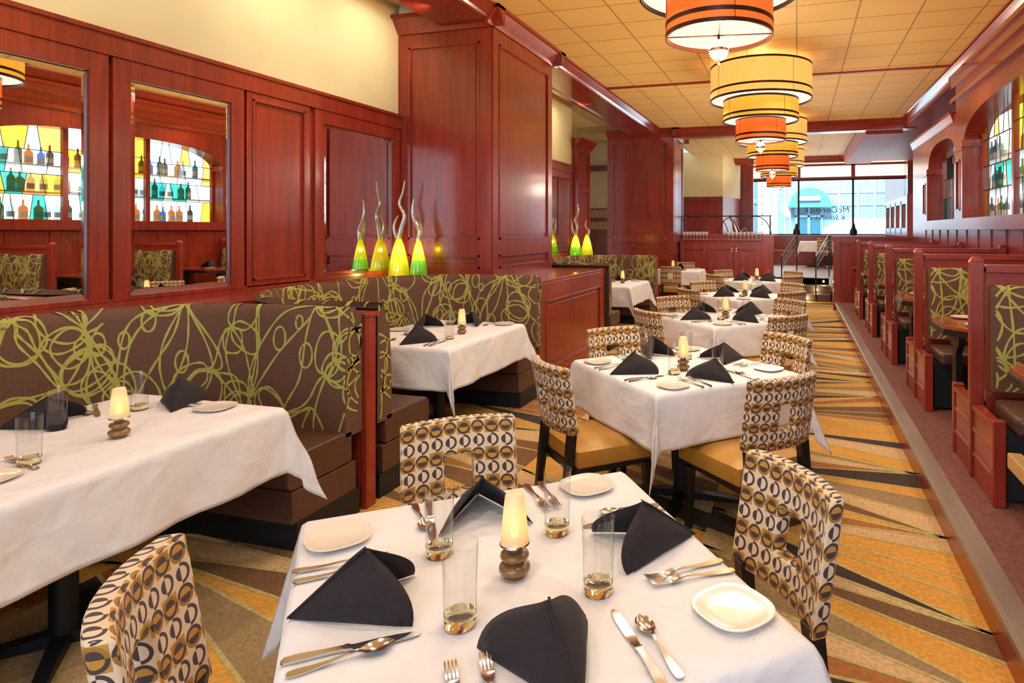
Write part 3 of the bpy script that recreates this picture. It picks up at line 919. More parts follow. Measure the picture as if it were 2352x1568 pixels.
# end partition of the platform
ep = empty('partition', (0.68, 12.80, 0)); ep['kind'] = 'structure'
p = MB().box(0, 1.42, 0, 0.14, 0, 1.42)
frame(p, (0, 0, 0), (1, 0, 0), (0, -1, 0), 0.50, 0.166, 1.42, 0.11, t=0.02); p.box(-0.02, 1.42, -0.03, 0.17, 1.40, 1.44)
fixn(p.build('partition_panel', M['wood'], ep))


# ------------------------------------------------------------------ chair
def bx_path(u): return -0.045 * (1 - (2 * u - 1) ** 2)      # concave towards the sitter


def make_chair():
    r = empty('dining_chair')
    W, z0, z1, T = 0.40, 0.525, 0.865, 0.05
    b = MB(); NU, NV = 16, 14
    def P(i, j, f):
        u = i / NU; v = j / NV
        zz = z0 + (z1 - z0) * v; yb = -0.02 - 0.055 * v + bx_path(u)
        ins = 0.0
        return Vector(((u - 0.5) * W, yb + (T if f else 0), zz))
    def uvp(i, j, f):
        return ((i / NU) * W if not f else (1 - i / NU) * W, (j / NV) * (z1 - z0) + 0.047 * 1.0)
    hole = lambda i, j: 6 <= i < 10 and 4 <= j < 9
    for f in (0, 1):
        for i in range(NU):
            for j in range(NV):
                if hole(i, j): continue
                q = [(i, j), (i + 1, j), (i + 1, j + 1), (i, j + 1)]
                if not f: pass
                else: q = q[::-1]
                b.add([P(a, c, f) for a, c in q], [(0, 1, 2, 3)], 0, [uvp(a, c, f) for a, c in q])
    def rim(a, c, du, dv, flip):
        A, B = P(*a, 0), P(*c, 0); A2, B2 = P(*a, 1), P(*c, 1)
        ua, ub = uvp(*a, 0), uvp(*c, 0)
        q = [A, B, B2, A2]; uu = [ua, ub, (ub[0] + du * T, ub[1] + dv * T), (ua[0] + du * T, ua[1] + dv * T)]
        if flip: q = q[::-1]; uu = uu[::-1]
        b.add(q, [(0, 1, 2, 3)], 0, uu)
    for j in range(NV):
        rim((0, j), (0, j + 1), -1, 0, False); rim((NU, j), (NU, j + 1), 1, 0, True)
        if 4 <= j < 9: rim((6, j), (6, j + 1), 1, 0, True); rim((10, j), (10, j + 1), -1, 0, False)
    for i in range(NU):
        rim((i, 0), (i + 1, 0), 0, -1, True); rim((i, NV), (i + 1, NV), 0, 1, False)
        if 6 <= i < 10: rim((i, 4), (i + 1, 4), 0, 1, False); rim((i, 9), (i + 1, 9), 0, -1, True)
    o = b.build('backrest', M['print'], r)
    bm = bmesh.new(); bm.from_mesh(o.data); bmesh.ops.remove_doubles(bm, verts=bm.verts, dist=1e-5); bmesh.ops.recalc_face_normals(bm, faces=bm.faces)
    for f in bm.faces: f.smooth = True
    bm.to_mesh(o.data); bm.free()
    md = o.modifiers.new('bevel', 'BEVEL'); md.width = 0.011; md.segments = 3; md.limit_method = 'ANGLE'; md.angle_limit = R(50)
    s = MB(); N = 10
    def top(u, v):
        x = (u - 0.5) * (0.43 + 0.05 * v); y = 0.01 + 0.455 * v
        e = min(u, 1 - u, v, 1 - v); return (x, y, 0.445 + 0.03 * min(1, e * 5) ** 0.5)
    s.grid(top, N, N)
    V = [((u - 0.5) * (0.43 + 0.05 * v), 0.01 + 0.455 * v, z) for z in (0.36, 0.445) for u, v in ((0, 0), (1, 0), (1, 1), (0, 1))]
    s.add(V, [(0, 1, 5, 4), (1, 2, 6, 5), (2, 3, 7, 6), (3, 0, 4, 7), (3, 2, 1, 0)])
    so = s.build('seat', M['ochre_vinyl'], r, bevel=0.012)
    for p in so.data.polygons: p.use_smooth = True
    fr = MB().box(-0.20, 0.20, 0.0, 0.44, 0.325, 0.362).build('seat_frame', M['dark'], r)
    def leg(x0, y0, x1, y1, zt, a0, a1):
        l = MB(); vs = []
        for x, y, z, a in ((x1, y1, 0, a1), (x0, y0, zt, a0)):
            vs += [(x - a, y - a, z), (x + a, y - a, z), (x + a, y + a, z), (x - a, y + a, z)]
        l.add(vs, [(0, 1, 5, 4), (1, 2, 6, 5), (2, 3, 7, 6), (3, 0, 4, 7), (4, 5, 6, 7), (3, 2, 1, 0)])
        l.build('leg', M['dark'], r, bevel=0.003)
    for sx in (-1, 1):
        leg(sx * 0.165, 0.0, sx * 0.175, -0.06, 0.55, 0.022, 0.017)
        leg(sx * 0.19, 0.42, sx * 0.195, 0.43, 0.33, 0.022, 0.016)
    MB().box(-0.17, 0.17, -0.035, -0.015, 0.14, 0.17).build('stretcher', M['dark'], r)
    return r


chair = make_chair()


# ------------------------------------------------------------------ table with linen
def pedestal(hx, hy, h=0.745):
    r = empty('dining_table')
    MB().box(-hx, hx, -hy, hy, h - 0.035, h - 0.004).build('table_top', M['dark'], r, bevel=0.01)
    MB().lathe([(0.045, 0.03), (0.045, h - 0.035)], 16).build('column_leg', M['black'], r, smooth=True)
    b = MB()
    for a in range(4):
        c, s_ = math.cos(a * PI / 2 + PI / 4), math.sin(a * PI / 2 + PI / 4)
        b.add([(-s_ * .03, c * .03, 0), (c * .36 - s_ * .02, s_ * .36 + c * .02, 0), (c * .36 + s_ * .02, s_ * .36 - c * .02, 0), (s_ * .03, -c * .03, 0),
               (-s_ * .03, c * .03, .05), (c * .36 - s_ * .02, s_ * .36 + c * .02, .02), (c * .36 + s_ * .02, s_ * .36 - c * .02, .02), (s_ * .03, -c * .03, .05)],
              [(0, 1, 2, 3), (7, 6, 5, 4), (0, 4, 5, 1), (1, 5, 6, 2), (2, 6, 7, 3), (3, 7, 4, 0)])
    b.build('foot', M['black'], r)
    return r


def tablecloth(hx, hy, ov, seed, z=0.752):
    """square linen draped over the top: sides hang, corners fall in folded points"""
    rn = random.Random(seed); ph = [rn.uniform(0, 6.3) for _ in range(12)]
    r0 = 0.012
    n_in = 14; n_out = 16
    def axis(h):
        a = [-h - ov + ov * i / n_out for i in range(n_out)] + [-h + 2 * h * i / n_in for i in range(n_in)] + [h + ov * i / n_out for i in range(n_out + 1)]
        return a
    A, B = axis(hx), axis(hy)
    def pos(s, t):
        a = max(0, abs(s) - hx); b = max(0, abs(t) - hy); sx = 1 if s > 0 else -1; sy = 1 if t > 0 else -1
        cx = max(-hx, min(hx, s)); cy = max(-hy, min(hy, t))
        wr = 0.0012 * math.sin(9 * s + 5 * t + ph[0]) + 0.001 * math.sin(13 * t - 7 * s + ph[1])
        if a == 0 and b == 0: return (cx, cy, z + wr * 0.5)
        r = math.hypot(a, b); phi = math.atan2(b, a)       # 0 = hanging from x side, pi/2 = y side
        q = phi / (PI / 2)
        # ease over the table edge
        drop = r - r0 * (1 - math.exp(-r / r0)) * 0.4
        w_ = math.sin(PI * q)
        fold = abs(1 - abs(2 * q - 1)) ** 0.9
        # corner point swings outwards along the diagonal, with a secondary pleat
        kx = math.cos(phi); ky = math.sin(phi)
        out = 0.36 * r * (fold ** 1.3) * (0.86 + 0.14 * math.cos(8 * PI * q))
        ripple = 0.010 * min(1, (hx - abs(cx) if a == 0 else hy - abs(cy)) / 0.12) * min(1, r / 0.2) * (math.sin(7.5 * cx * 2 + ph[2]) * (1 if a == 0 else 0) + math.sin(7.0 * cy * 2 + ph[3]) * (1 if b == 0 else 0))
        side = 0.015 + 0.05 * r + ripple + 0.006 * math.sin(19 * (s + t) + ph[4]) * min(1, r / .15)
        x = cx + sx * (side * min(1, r / 0.02) * (1 if a > 0 else 0) * (kx if b > 0 else 1)) + sx * out * 0.75
        y = cy + sy * (side * min(1, r / 0.02) * (1 if b > 0 else 0) * (ky if a > 0 else 1)) + sy * out * 0.75
        zz = z - drop * (1 + 0.12 * fold)
        if r < 0.02: zz = z - r * 0.5 * (r / 0.02)
        return (x, y, zz)
    V = [pos(s, t) for t in B for s in A]; n = len(A)
    F = []
    for j in range(len(B) - 1):
        for i in range(n - 1):
            q = (j * n + i, j * n + i + 1, (j + 1) * n + i + 1, (j + 1) * n + i)
            s_, t_ = (A[i] + A[i + 1]) / 2, (B[j] + B[j + 1]) / 2
            if abs(s_) > hx and abs(t_) > hy:
                F += [(q[0], q[1], q[2]), (q[0], q[2], q[3])] if s_ * t_ > 0 else [(q[0], q[1], q[3]), (q[1], q[2], q[3])]
            else: F.append(q)
    mb = MB().add(V, F); o = mb.build('tablecloth', M['cloth'], smooth='all', solid=0.0018)
    return o


def make_glass():
    r = empty('water_glass')
    MB().lathe([(0.0325, 0.024), (0.0335, 0.09), (0.0362, 0.162), (0.0366, 0.1645), (0.0358, 0.1650), (0.0350, 0.162), (0.0322, 0.09), (0.0312, 0.024)], 32, cap=False).build('glass_wall', M['glass'], r, smooth=True)
    MB().lathe([(0.0, 0.0), (0.031, 0.0), (0.0325, 0.004), (0.0325, 0.024), (0.026, 0.021), (0.012, 0.0165), (0, 0.0155)], 32, cap=False).build('glass_base', M['glassbase'], r, smooth=True)
    return r


def make_candle():
    r = empty('candle_lamp')
    p = [(0, 0), (.025, 0), (.026, .004), (.022, .006), (.031, .009), (.0365, .017), (.035, .025), (.028, .031), (.020, .0335), (.020, .0365), (.028, .039), (.0335, .046), (.031, .053), (.023, .058), (.0165, .060), (.0165, .073), (0, .073)]
    MB().lathe(p, 28, cap=False).build('turned_base', M['candlewood'], r, smooth=True, angle=60)
    MB().lathe([(.0, .072), (.033, .072), (.0345, .074), (.033, .077), (.0, .077)], 28, cap=False).build('gallery_ring', M['silver'], r, smooth=True)
    MB().lathe([(.0325, .077), (.0295, .105), (.0255, .15), (.0215, .183), (.018, .188), (0, .189)], 28, cap=False).build('candle_shade', M['candleshade'], r, smooth=True, angle=80)
    MB().lathe([(0, .085), (.008, .090), (.0095, .105), (.006, .122), (0, .130)], 12, cap=False).build('flame', M['flame'], r, smooth=True)
    return r


def make_plate(rr=0.078, n=2.7):
    mb = MB(); seg = 48; prof = [(0.0, 0.006), (0.55, 0.006), (0.80, 0.009), (1.0, 0.017), (1.0, 0.0195), (0.97, 0.0195), (0.80, 0.0135), (0.55, 0.010), (0.0, 0.009)]
    prof = [(0.0, 0.0), (0.6, 0.0), (0.85, 0.004), (1.0, 0.010), (1.005, 0.0125), (0.98, 0.013), (0.82, 0.009), (0.55, 0.0075), (0.0, 0.0065)]
    V = []
    for f, z in prof:
        for i in range(seg):
            a = 2 * PI * i / seg; c, s = math.cos(a), math.sin(a)
            q = (abs(c) ** n + abs(s) ** n) ** (-1 / n) * rr * f
            V.append((q * c, q * s, z))
    F = [(j * seg + i, j * seg + (i + 1) % seg, (j + 1) * seg + (i + 1) % seg, (j + 1) * seg + i) for j in range(len(prof) - 1) for i in range(seg)]
    return mb.add(V, F).build('bread_plate', M['porcelain'], smooth=True, angle=70)


def make_napkin(seed, h=0.119, flat=1.0):
    """tent fold: spine foot at the origin, apex, two wings opening towards +x"""
    rn = random.Random(seed); mb = MB(); o = None
    A = Vector((0.145 + rn.uniform(-.006, .01), rn.uniform(-.006, .006), h))
    def wing(sgn, k, sc_):
        P1 = Vector((0.236 * sc_, sgn * 0.100 * flat, 0.0))
        def fn(u, v):     # u radial, v angular from spine to ground edge
            d = A * (1 - v) + P1 * v
            d = d * (1 + 0.12 * math.sin(PI * v ** 1.7) + 0.015 * math.sin(5 * v + seed))
            p = d * u
            bulge = 0.020 * math.sin(PI * v) * math.sin(PI * min(1, u * 0.9))
            p = p + Vector((0, sgn * bulge, 0.006 * math.sin(PI * v) * u))
            # hem curls inwards at the open edge
            c = max(0, u - 0.86) / 0.14; p = p + Vector((0.004 * c, -sgn * 0.012 * c * c * math.sin(PI * v), 0))
            p = p + Vector((0, 0, 0.0025 * k)) + Vector((-0.004 * k, -sgn * 0.004 * k, 0))
            p.z = max(p.z, 0.002 + 0.001 * k)
            return p
        mb.grid(fn, 12, 12, 0)
    for k in (0, 1):
        wing(1, k, 1.0 - 0.06 * k); wing(-1, k, 1.0 - 0.06 * k)
    # tucked inner fold along the spine
    mb.grid(lambda u, v: Vector((A.x * u + 0.002, (v - 0.5) * 0.012 * (1 - 0.6 * u), A.z * u + 0.003)), 8, 2, 0)
    return mb.build('napkin', M['napkin'], smooth='all', solid=0.0022)


def blade(mb, st, nc=4, dip=0.0):
    """flat tapered bar through stations (x, half width, z, thickness, dip)"""
    V = []; rows = []
    for x, hw, z, th, dp in st:
        row = []
        for k in range(nc + 1):
            t = 2 * k / nc - 1; row.append((x, hw * t, z - dp * (1 - t * t) + th))
        for k in range(nc, -1, -1):
            t = 2 * k / nc - 1; row.append((x, hw * t * 0.96, z - dp * (1 - t * t)))
        V += row; rows.append(len(row))
    m = rows[0]
    F = [(i * m + j, i * m + (j + 1) % m, (i + 1) * m + (j + 1) % m, (i + 1) * m + j) for i in range(len(st) - 1) for j in range(m)]
    F += [tuple(range(m))[::-1], tuple(range((len(st) - 1) * m, len(st) * m))]
    mb.add(V, F)


HANDLE = [(0.0, .003, .0015, .0022, 0), (.004, .0085, .0012, .0026, 0), (.02, .0095, .001, .003, 0), (.045, .0075, .001, .003, 0), (.075, .0042, .003, .003, 0), (.105, .0030, .0065, .0032, 0), (.125, .0036, .008, .003, 0)]


def make_fork():
    mb = MB(); blade(mb, HANDLE + [(.138, .009, .008, .002, .001), (.150, .0118, .006, .0018, .001), (.160, .012, .0055, .0018, .0)])
    for k in range(4):
        y = (k - 1.5) * 0.0064
        V = []
        pts = [(.158, .0055), (.172, .0045), (.188, .0055), (.203, .009), (.208, .0105)]
        for i, (x, z) in enumerate(pts):
            hw = 0.0019 if i < 4 else 0.0008
            V += [(x, y - hw, z), (x, y + hw, z), (x, y + hw, z + .0016), (x, y - hw, z + .0016)]
        F = [(i * 4 + j, i * 4 + (j + 1) % 4, i * 4 + 4 + (j + 1) % 4, i * 4 + 4 + j) for i in range(len(pts) - 1) for j in range(4)] + [(16, 17, 18, 19), (3, 2, 1, 0)]
        mb.add(V, F)
    return fixn(mb.build('fork', M['steel'], smooth=True, angle=50))


def make_spoon():
    mb = MB(); H = [(x * .92, a, z, t, d) for x, a, z, t, d in HANDLE]
    blade(mb, H + [(.125, .006, .008, .0018, .001), (.133, .0135, .0075, .0014, .004), (.146, .0185, .0075, .0012, .0065), (.160, .0185, .0078, .0012, .0065), (.173, .0135, .0085, .0012, .0045), (.181, .006, .009, .0012, .001), (.183, .002, .0092, .001, 0)], 8)
    return fixn(mb.build('spoon', M['steel'], smooth=True, angle=60))


def make_knife():
    mb = MB(); blade(mb, [(0, .003, .001, .003, 0), (.005, .0095, .001, .004, 0), (.03, .0095, .001, .0055, 0), (.075, .0062, .001, .006, 0), (.105, .0058, .001, .006, 0), (.112, .0085, .001, .006, 0), (.118, .0062, .001, .0045, 0),
                        (.124, .0085, .001, .0022, 0), (.16, .0105, .001, .0022, 0), (.20, .0105, .001, .002, 0), (.228, .0085, .001, .0018, 0), (.240, .0050, .001, .0015, 0), (.244, .0015, .001, .0012, 0)])
    return fixn(mb.build('knife', M['steel'], smooth=True, angle=50))


P_glass, P_candle, P_plate, P_fork, P_spoon, P_knife = make_glass(), make_candle(), make_plate(), make_fork(), make_spoon(), make_knife()
P_nap = [make_napkin(1), make_napkin(5, 0.112, 1.12), make_napkin(9, 0.105, 1.2)]
sqbase = pedestal(0.445, 0.445)
ZT = 0.7545


def seat_set(C, ang, tname, sname, full=True, zt=ZT, rs=0, nap=0):
    """one place setting; ang = direction from the table centre to the diner"""
    rn = random.Random(rs); o = Vector((math.cos(ang), math.sin(ang))); r = Vector((-o.y, o.x)); C = Vector(C)
    def W(a, b): p = C + o * (a + rn.uniform(-.005, .005)) + r * (b + rn.uniform(-.005, .005)); return (p.x, p.y, zt)
    inw = ang + PI
    at = 'at the %s seat of the %s' % (sname, tname)
    place(P_plate, W(0.383, -0.318), ang + 0.2, 'white bread plate ' + at, 'plate', 'bread plates')
    place(P_nap[nap], W(0.468, 0.0), inw + rn.uniform(-.1, .1), 'dark folded napkin ' + at, 'napkin', 'dark tent napkins')
    place(P_glass, W(0.147, 0.147), rn.uniform(0, 6), 'clear water glass ' + at, 'glass', 'water glasses')
    if full:
        place(P_fork, W(0.475, -0.190), inw + rn.uniform(-.09, .09), 'outer steel fork ' + at, 'fork', 'steel forks')
        place(P_fork, W(0.472, -0.142), inw + rn.uniform(-.09, .09), 'inner steel fork ' + at, 'fork', 'steel forks')
        place(P_knife, W(0.464, 0.148), inw + rn.uniform(-.06, .06), 'steel knife ' + at, 'knife', 'steel knives')
        place(P_spoon, W(0.458, 0.186), inw + rn.uniform(-.12, .12), 'steel spoon ' + at, 'spoon', 'steel spoons')


def candle_at(x, y, tname, e=0.035, z=ZT):
    o = place(P_candle, (x, y, z), 0, 'glowing candle lamp on turned wooden base, ' + tname, 'lamp', 'candle lamps on the tables')
    light('candle_light', 'POINT', (x, y, z + 0.145), e, (1.0, 0.6, 0.22), 0.008)
    return o


def square_table(C, rz, tname, seats, full, chairs, seed, dist=0.775, corr=None):
    place(sqbase, (C[0], C[1], 0), rz, 'black pedestal table under the white cloth, the ' + tname, 'table', 'square dining tables')
    c = tablecloth(0.46, 0.46, 0.275, seed); c.location = (C[0], C[1], 0); c.rotation_euler = (0, 0, rz)
    tag(c, 'white linen cloth draped over the ' + tname, 'tablecloth', 'white tablecloths')
    for i, (a, sn) in enumerate(seats):
        seat_set(C, rz + R(a), tname, sn, full, rs=seed * 7 + i, nap=(seed + i) % 3)
    for k, (a, sn) in enumerate(chairs):
        d, da, dr = (corr or {}).get(sn, (dist, 0, 0))
        ang = rz + R(a); x, y = C[0] + d * math.cos(ang + R(da)), C[1] + d * math.sin(ang + R(da))
        place(chair, (x, y, 0), ang + R(90 + dr), 'circle-print chair with ochre seat, %s side of the %s' % (sn, tname), 'chair', 'circle-print dining chairs')


A0 = R(38.6)
T1 = (-0.625, 1.326)
TN = ['nearest square table', 'second square table', 'third square table', 'fourth square table', 'fifth square table']
square_table(T1, A0, TN[0], [(0, 'right'), (90, 'back'), (180, 'left'), (270, 'front')], True, [(0, 'right'), (90, 'back'), (180, 'left')], 1,
             corr={'right': (0.735, 1, -3), 'back': (0.80, 0, 0), 'left': (0.675, -4, -2)})
candle_at(-0.618, 1.31, TN[0])
S45 = [(0, 'back right'), (90, 'back left'), (180, 'front left'), (270, 'front right')]
for i, (cy, cx, full) in enumerate([(3.61, -0.645, True), (5.80, -0.645, True), (7.83, -0.63, False), (10.34, -0.64, False)]):
    square_table((cx, cy), R(45), TN[i + 1], S45, full, S45, i + 2)
    candle_at(cx + 0.03, cy - 0.1, TN[i + 1])
# small square table before the far column
tn = 'table before the far column'
square_table((-2.3, 12.55), 0, tn, [(90, 'back'), (270, 'front')], False, [(90, 'back'), (270, 'front')], 9)
candle_at(-2.4, 12.5, tn)

# booth tables
rectbase = pedestal(0.42, 0.57)


def booth_linen(C, tname, seed):
    place(rectbase, (C[0], C[1], 0), 0, 'black pedestal under the white cloth of the ' + tname, 'table', 'booth pedestal tables')
    c = tablecloth(0.435, 0.585, 0.29, seed); c.location = (C[0], C[1], 0)
    tag(c, 'white linen cloth draped over the ' + tname, 'tablecloth', 'white tablecloths')


def item(p, x, y, deg, label, cat, group): return place(p, (x, y, ZT), R(deg), label, cat, group)


TA = 'table in the nearest curved booth'; booth_linen((-2.64, 1.68), TA, 21)
candle_at(-2.479, 1.766, TA)
for x, y, w_ in [(-2.775, 2.062, 'back right'), (-2.816, 1.767, 'back left'), (-2.483, 1.477, 'front left')]:
    item(P_glass, x, y, 0, 'clear water glass, %s on the %s' % (w_, TA), 'glass', 'water glasses')
item(P_plate, -2.47, 2.17, 10, 'white bread plate at the right end of the ' + TA, 'plate', 'bread plates')
item(P_plate, -2.441, 1.34, 10, 'white bread plate at the left end of the ' + TA, 'plate', 'bread plates')
item(P_nap[0], -2.60, 2.07, 128, 'dark folded napkin by the right plate, ' + TA, 'napkin', 'dark tent napkins')
item(P_nap[1], -3.03, 1.70, 40, 'dark folded napkin behind the glasses, ' + TA, 'napkin', 'dark tent napkins')
item(P_knife, -3.04, 2.06, -32, 'steel knife at the wall side of the ' + TA, 'knife', 'steel knives')
item(P_spoon, -3.05, 2.02, -28, 'steel spoon at the wall side of the ' + TA, 'spoon', 'steel spoons')
item(P_fork, -2.48, 2.215, 197, 'outer steel fork beside the right plate on the ' + TA, 'fork', 'steel forks')
item(P_fork, -2.47, 2.19, 190, 'inner steel fork beside the right plate on the ' + TA, 'fork', 'steel forks')
item(P_fork, -2.40, 1.45, 170, 'steel fork by the left end plate of the ' + TA, 'fork', 'steel forks')
item(P_knife, -2.45, 1.97 + 0.3, 170, 'steel knife behind the right plate on the ' + TA, 'knife', 'steel knives') if False else None

TBn = 'table in the second curved booth'; booth_linen((-2.67, 4.30), TBn, 22)
candle_at(-2.456, 4.273, TBn)
for x, y, w_ in [(-2.824, 4.124, 'at the left'), (-2.425, 4.041, 'in front'), (-2.79, 4.663, 'at the back')]:
    item(P_glass, x, y, 0, 'clear water glass %s on the %s' % (w_, TBn), 'glass', 'water glasses')
for x, y, w_ in [(-2.36, 4.80, 'right end'), (-3.02, 4.66, 'back left corner'), (-3.02, 4.28, 'wall side')]:
    item(P_plate, x, y, 10, 'white bread plate at the %s of the %s' % (w_, TBn), 'plate', 'bread plates')
item(P_nap[0], -2.62, 3.73, 72, 'dark folded napkin at the front of the ' + TBn, 'napkin', 'dark tent napkins')
item(P_nap[1], -3.04, 4.52, -20, 'dark folded napkin behind the left glass, ' + TBn, 'napkin', 'dark tent napkins')
item(P_nap[2], -2.60, 4.87, 262, 'dark folded napkin behind the candle, ' + TBn, 'napkin', 'dark tent napkins')
item(P_fork, -2.44, 3.74, 95, 'steel fork nearest the camera on the ' + TBn, 'fork', 'steel forks')
item(P_knife, -2.40, 3.74, 92, 'steel knife nearest the camera on the ' + TBn, 'knife', 'steel knives')
item(P_spoon, -2.76, 3.74, 100, 'steel spoon at the left end of the ' + TBn, 'spoon', 'steel spoons')
item(P_spoon, -2.46, 4.86, -100, 'steel spoon at the right end of the ' + TBn, 'spoon', 'steel spoons')

TCn = 'table in the farthest curved booth'; booth_linen((-2.70, 9.1), TCn, 23)
candle_at(-2.512, 9.08, TCn)
for x, y, w_ in [(-2.592, 8.664, 'left'), (-2.72, 9.3, 'right')]:
    item(P_glass, x, y, 0, 'clear water glass, %s of two on the %s' % (w_, TCn), 'glass', 'water glasses')
item(P_nap[0], -2.58, 9.65, 250, 'dark folded napkin on the ' + TCn, 'napkin', 'dark tent napkins')
item(P_plate, -2.42, 9.55, 0, 'white bread plate on the ' + TCn, 'plate', 'bread plates')

# settings on the right booth tables
for i, y in enumerate([3.08, 4.80, 6.53, 8.27]):
    for s, wd in ((-1, 'near'), (1, 'far')):
        t = '%s of the right booth tables' % ordn[i]
        place(P_plate, (1.14, y + s * 0.2, 0.917), 0, 'white bread plate, %s side of the %s' % (wd, t), 'plate', 'bread plates')
    place(P_glass, (1.33, y + 0.02, 0.917), 0, 'clear water glass on the ' + t, 'glass', 'water glasses')
    place(P_nap[0], (1.52, y + 0.29, 0.917), R(-85), 'dark folded napkin on the ' + t, 'napkin', 'dark tent napkins')


# ------------------------------------------------------------------ pendant lamps
def make_pendant():
    r = empty('pendant_lamp')
    tiers = [('upper', .67, 0.975, 0.545, 'sh_top'), ('middle', .498, 0.53, 0.265, 'sh_mid'), ('lower', .332, 0.277, 0.0, 'sh_low')]
    for nm, rad, zt, zb, m in tiers:
        s = MB(); h = zt - zb; seg = 48
        s.lathe([(rad, zb), (rad, zt)], seg, cap=False); s.lathe([(rad - .006, zt), (rad - .006, zb)], seg, cap=False)
        so = s.build('lamp_shade', M[m], r, smooth=True)
        if nm == 'upper': so['label'] = 'pale amber widest shade'
        elif nm == 'middle': so['label'] = 'golden middle shade'
        else: so['label'] = 'orange lowest shade'
        b = MB()
        for z in (zt, zb + h * 0.24, zb):
            b.lathe([(rad - .008, z - .013), (rad + .003, z - .013), (rad + .003, z + .013), (rad - .008, z + .013), (rad - .008, z - .013)], seg, cap=False)
        for a in range(4):
            q = a * PI / 2 + 0.4; b.tube([(rad * 1.002 * math.cos(q), rad * 1.002 * math.sin(q), zb), (rad * 1.002 * math.cos(q), rad * 1.002 * math.sin(q), zt)], 0.0022, 4)
        b.build('shade_band', M['rim'], so, smooth=True)
        d = MB(); d.lathe([(0.0 if nm == 'lower' else 0.02, zb + .012), (rad - .012, zb + .012)], seg, cap=False)
        d.build('diffuser', M['diffuser'], so)
    c = MB()
    for a in (0.15, 0.15 + PI / 2):
        c.tube([(-.322 * math.cos(a), -.322 * math.sin(a), .004), (.322 * math.cos(a), .322 * math.sin(a), .004)], .004, 6)
    c.tube([(0, 0, -.03), (0, 0, 1.045)], .008, 8)
    c.build('rod', M['rim'], r)
    MB().lathe([(0, -.155), (.025, -.15), (.049, -.13), (.064, -.096), (.064, -.074), (.049, -.043), (.025, -.027), (0, -.025)], 20, cap=False).build('crystal_ball', M['crystal'], r, smooth=True)
    MB().lathe([(0, -.18), (.01, -.172), (.01, -.15), (0, -.145)], 10, cap=False).build('finial', M['brass'], r)
    MB().lathe([(0, 1.03), (.07, 1.03), (.06, 1.045), (0, 1.05)], 24, cap=False).build('canopy', M['rim'], r)
    return r


pend = make_pendant()
for i, (y, l_) in enumerate([(3.96, 'nearest three-tier drum pendant lamp, cut off by the top edge'), (8.70, 'second three-tier amber and orange drum pendant lamp'),
                             (13.0, 'third three-tier drum pendant lamp, half hidden by the second'), (17.8, 'farthest drum pendant lamp, pale against the street window')]):
    z = 2.76
    place(pend, (-0.47, y, z), 0.3 * i, l_, 'pendant lamp', 'drum pendant lamps along the aisle')
    light('pendant_light', 'AREA', (-0.47, y, z - 0.02), 16, (1.0, 0.80, 0.58), 0.5)
    light('pendant_uplight', 'POINT', (-0.47, y, z + 0.90), 32, (1.0, 0.55, 0.15), 0.05)
    light('pendant_fill', 'POINT', (-0.47, y, z - 0.30), 26, (1.0, 0.66, 0.30) if i == 0 else (1.0, 0.85, 0.66), 0.15)  # added fill below the lamp, no bulb hangs there
    light('ceiling_fill_spot', 'SPOT', (-0.47, y, z - 0.22), 230 if i < 2 else 120, (1.0, 0.60, 0.20) if i == 0 else ((1.0, 0.74, 0.42) if i == 1 else (1.0, 0.9, 0.75)), 0.2, (R(180), 0, 0), spot=165, blend=0.3)  # added upward spot under the lamp to brighten the ceiling


# ------------------------------------------------------------------ art glass vases
def vase(loc, mats, tendrils, h0, r0, label, seed):
    r = empty('glass_vase', loc, label=label, cat='vase', group='tall art glass vases on the ledges')
    rn = random.Random(seed)
    prof = [(0, 0), (r0 * .9, 0), (r0, .02), (r0 * .97, h0 * .2), (r0 * .8, h0 * .45), (r0 * .5, h0 * .75), (r0 * .27, h0 * .93), (r0 * .2, h0)]
    MB().lathe(prof, 24, cap=False, mats=[0, 0, 0, 0, 1, 1, 1]).build('vase_body', mats[:2], r, smooth=True)
    MB().lathe([(0, .01), (r0 * .6, .012), (r0 * .5, h0 * .25), (r0 * .2, h0 * .5), (0, h0 * .55)], 16, cap=False).build('inner_colour', mats[2], r, smooth=True)
    for pts, ra in tendrils:
        P = []; n = 24
        for i in range(n + 1):
            t = i / n * (len(pts) - 1); k = min(int(t), len(pts) - 2); f = t - k
            p0 = Vector(pts[max(k - 1, 0)]); p1 = Vector(pts[k]); p2 = Vector(pts[k + 1]); p3 = Vector(pts[min(k + 2, len(pts) - 1)])
            P.append(0.5 * ((2 * p1) + (p2 - p0) * f + (2 * p0 - 5 * p1 + 4 * p2 - p3) * f * f + (3 * p1 - p0 - 3 * p2 + p3) * f ** 3))
        MB().tube(P, [ra * 1.35 * (1 - 0.72 * (i / n)) for i in range(n + 1)], 10).build('tendril', M['glass'] if False else tinted('tendril_glass', (0.95, 0.96, 0.70), 0.02, 0.30, 0.30), r, smooth=True)
    return r


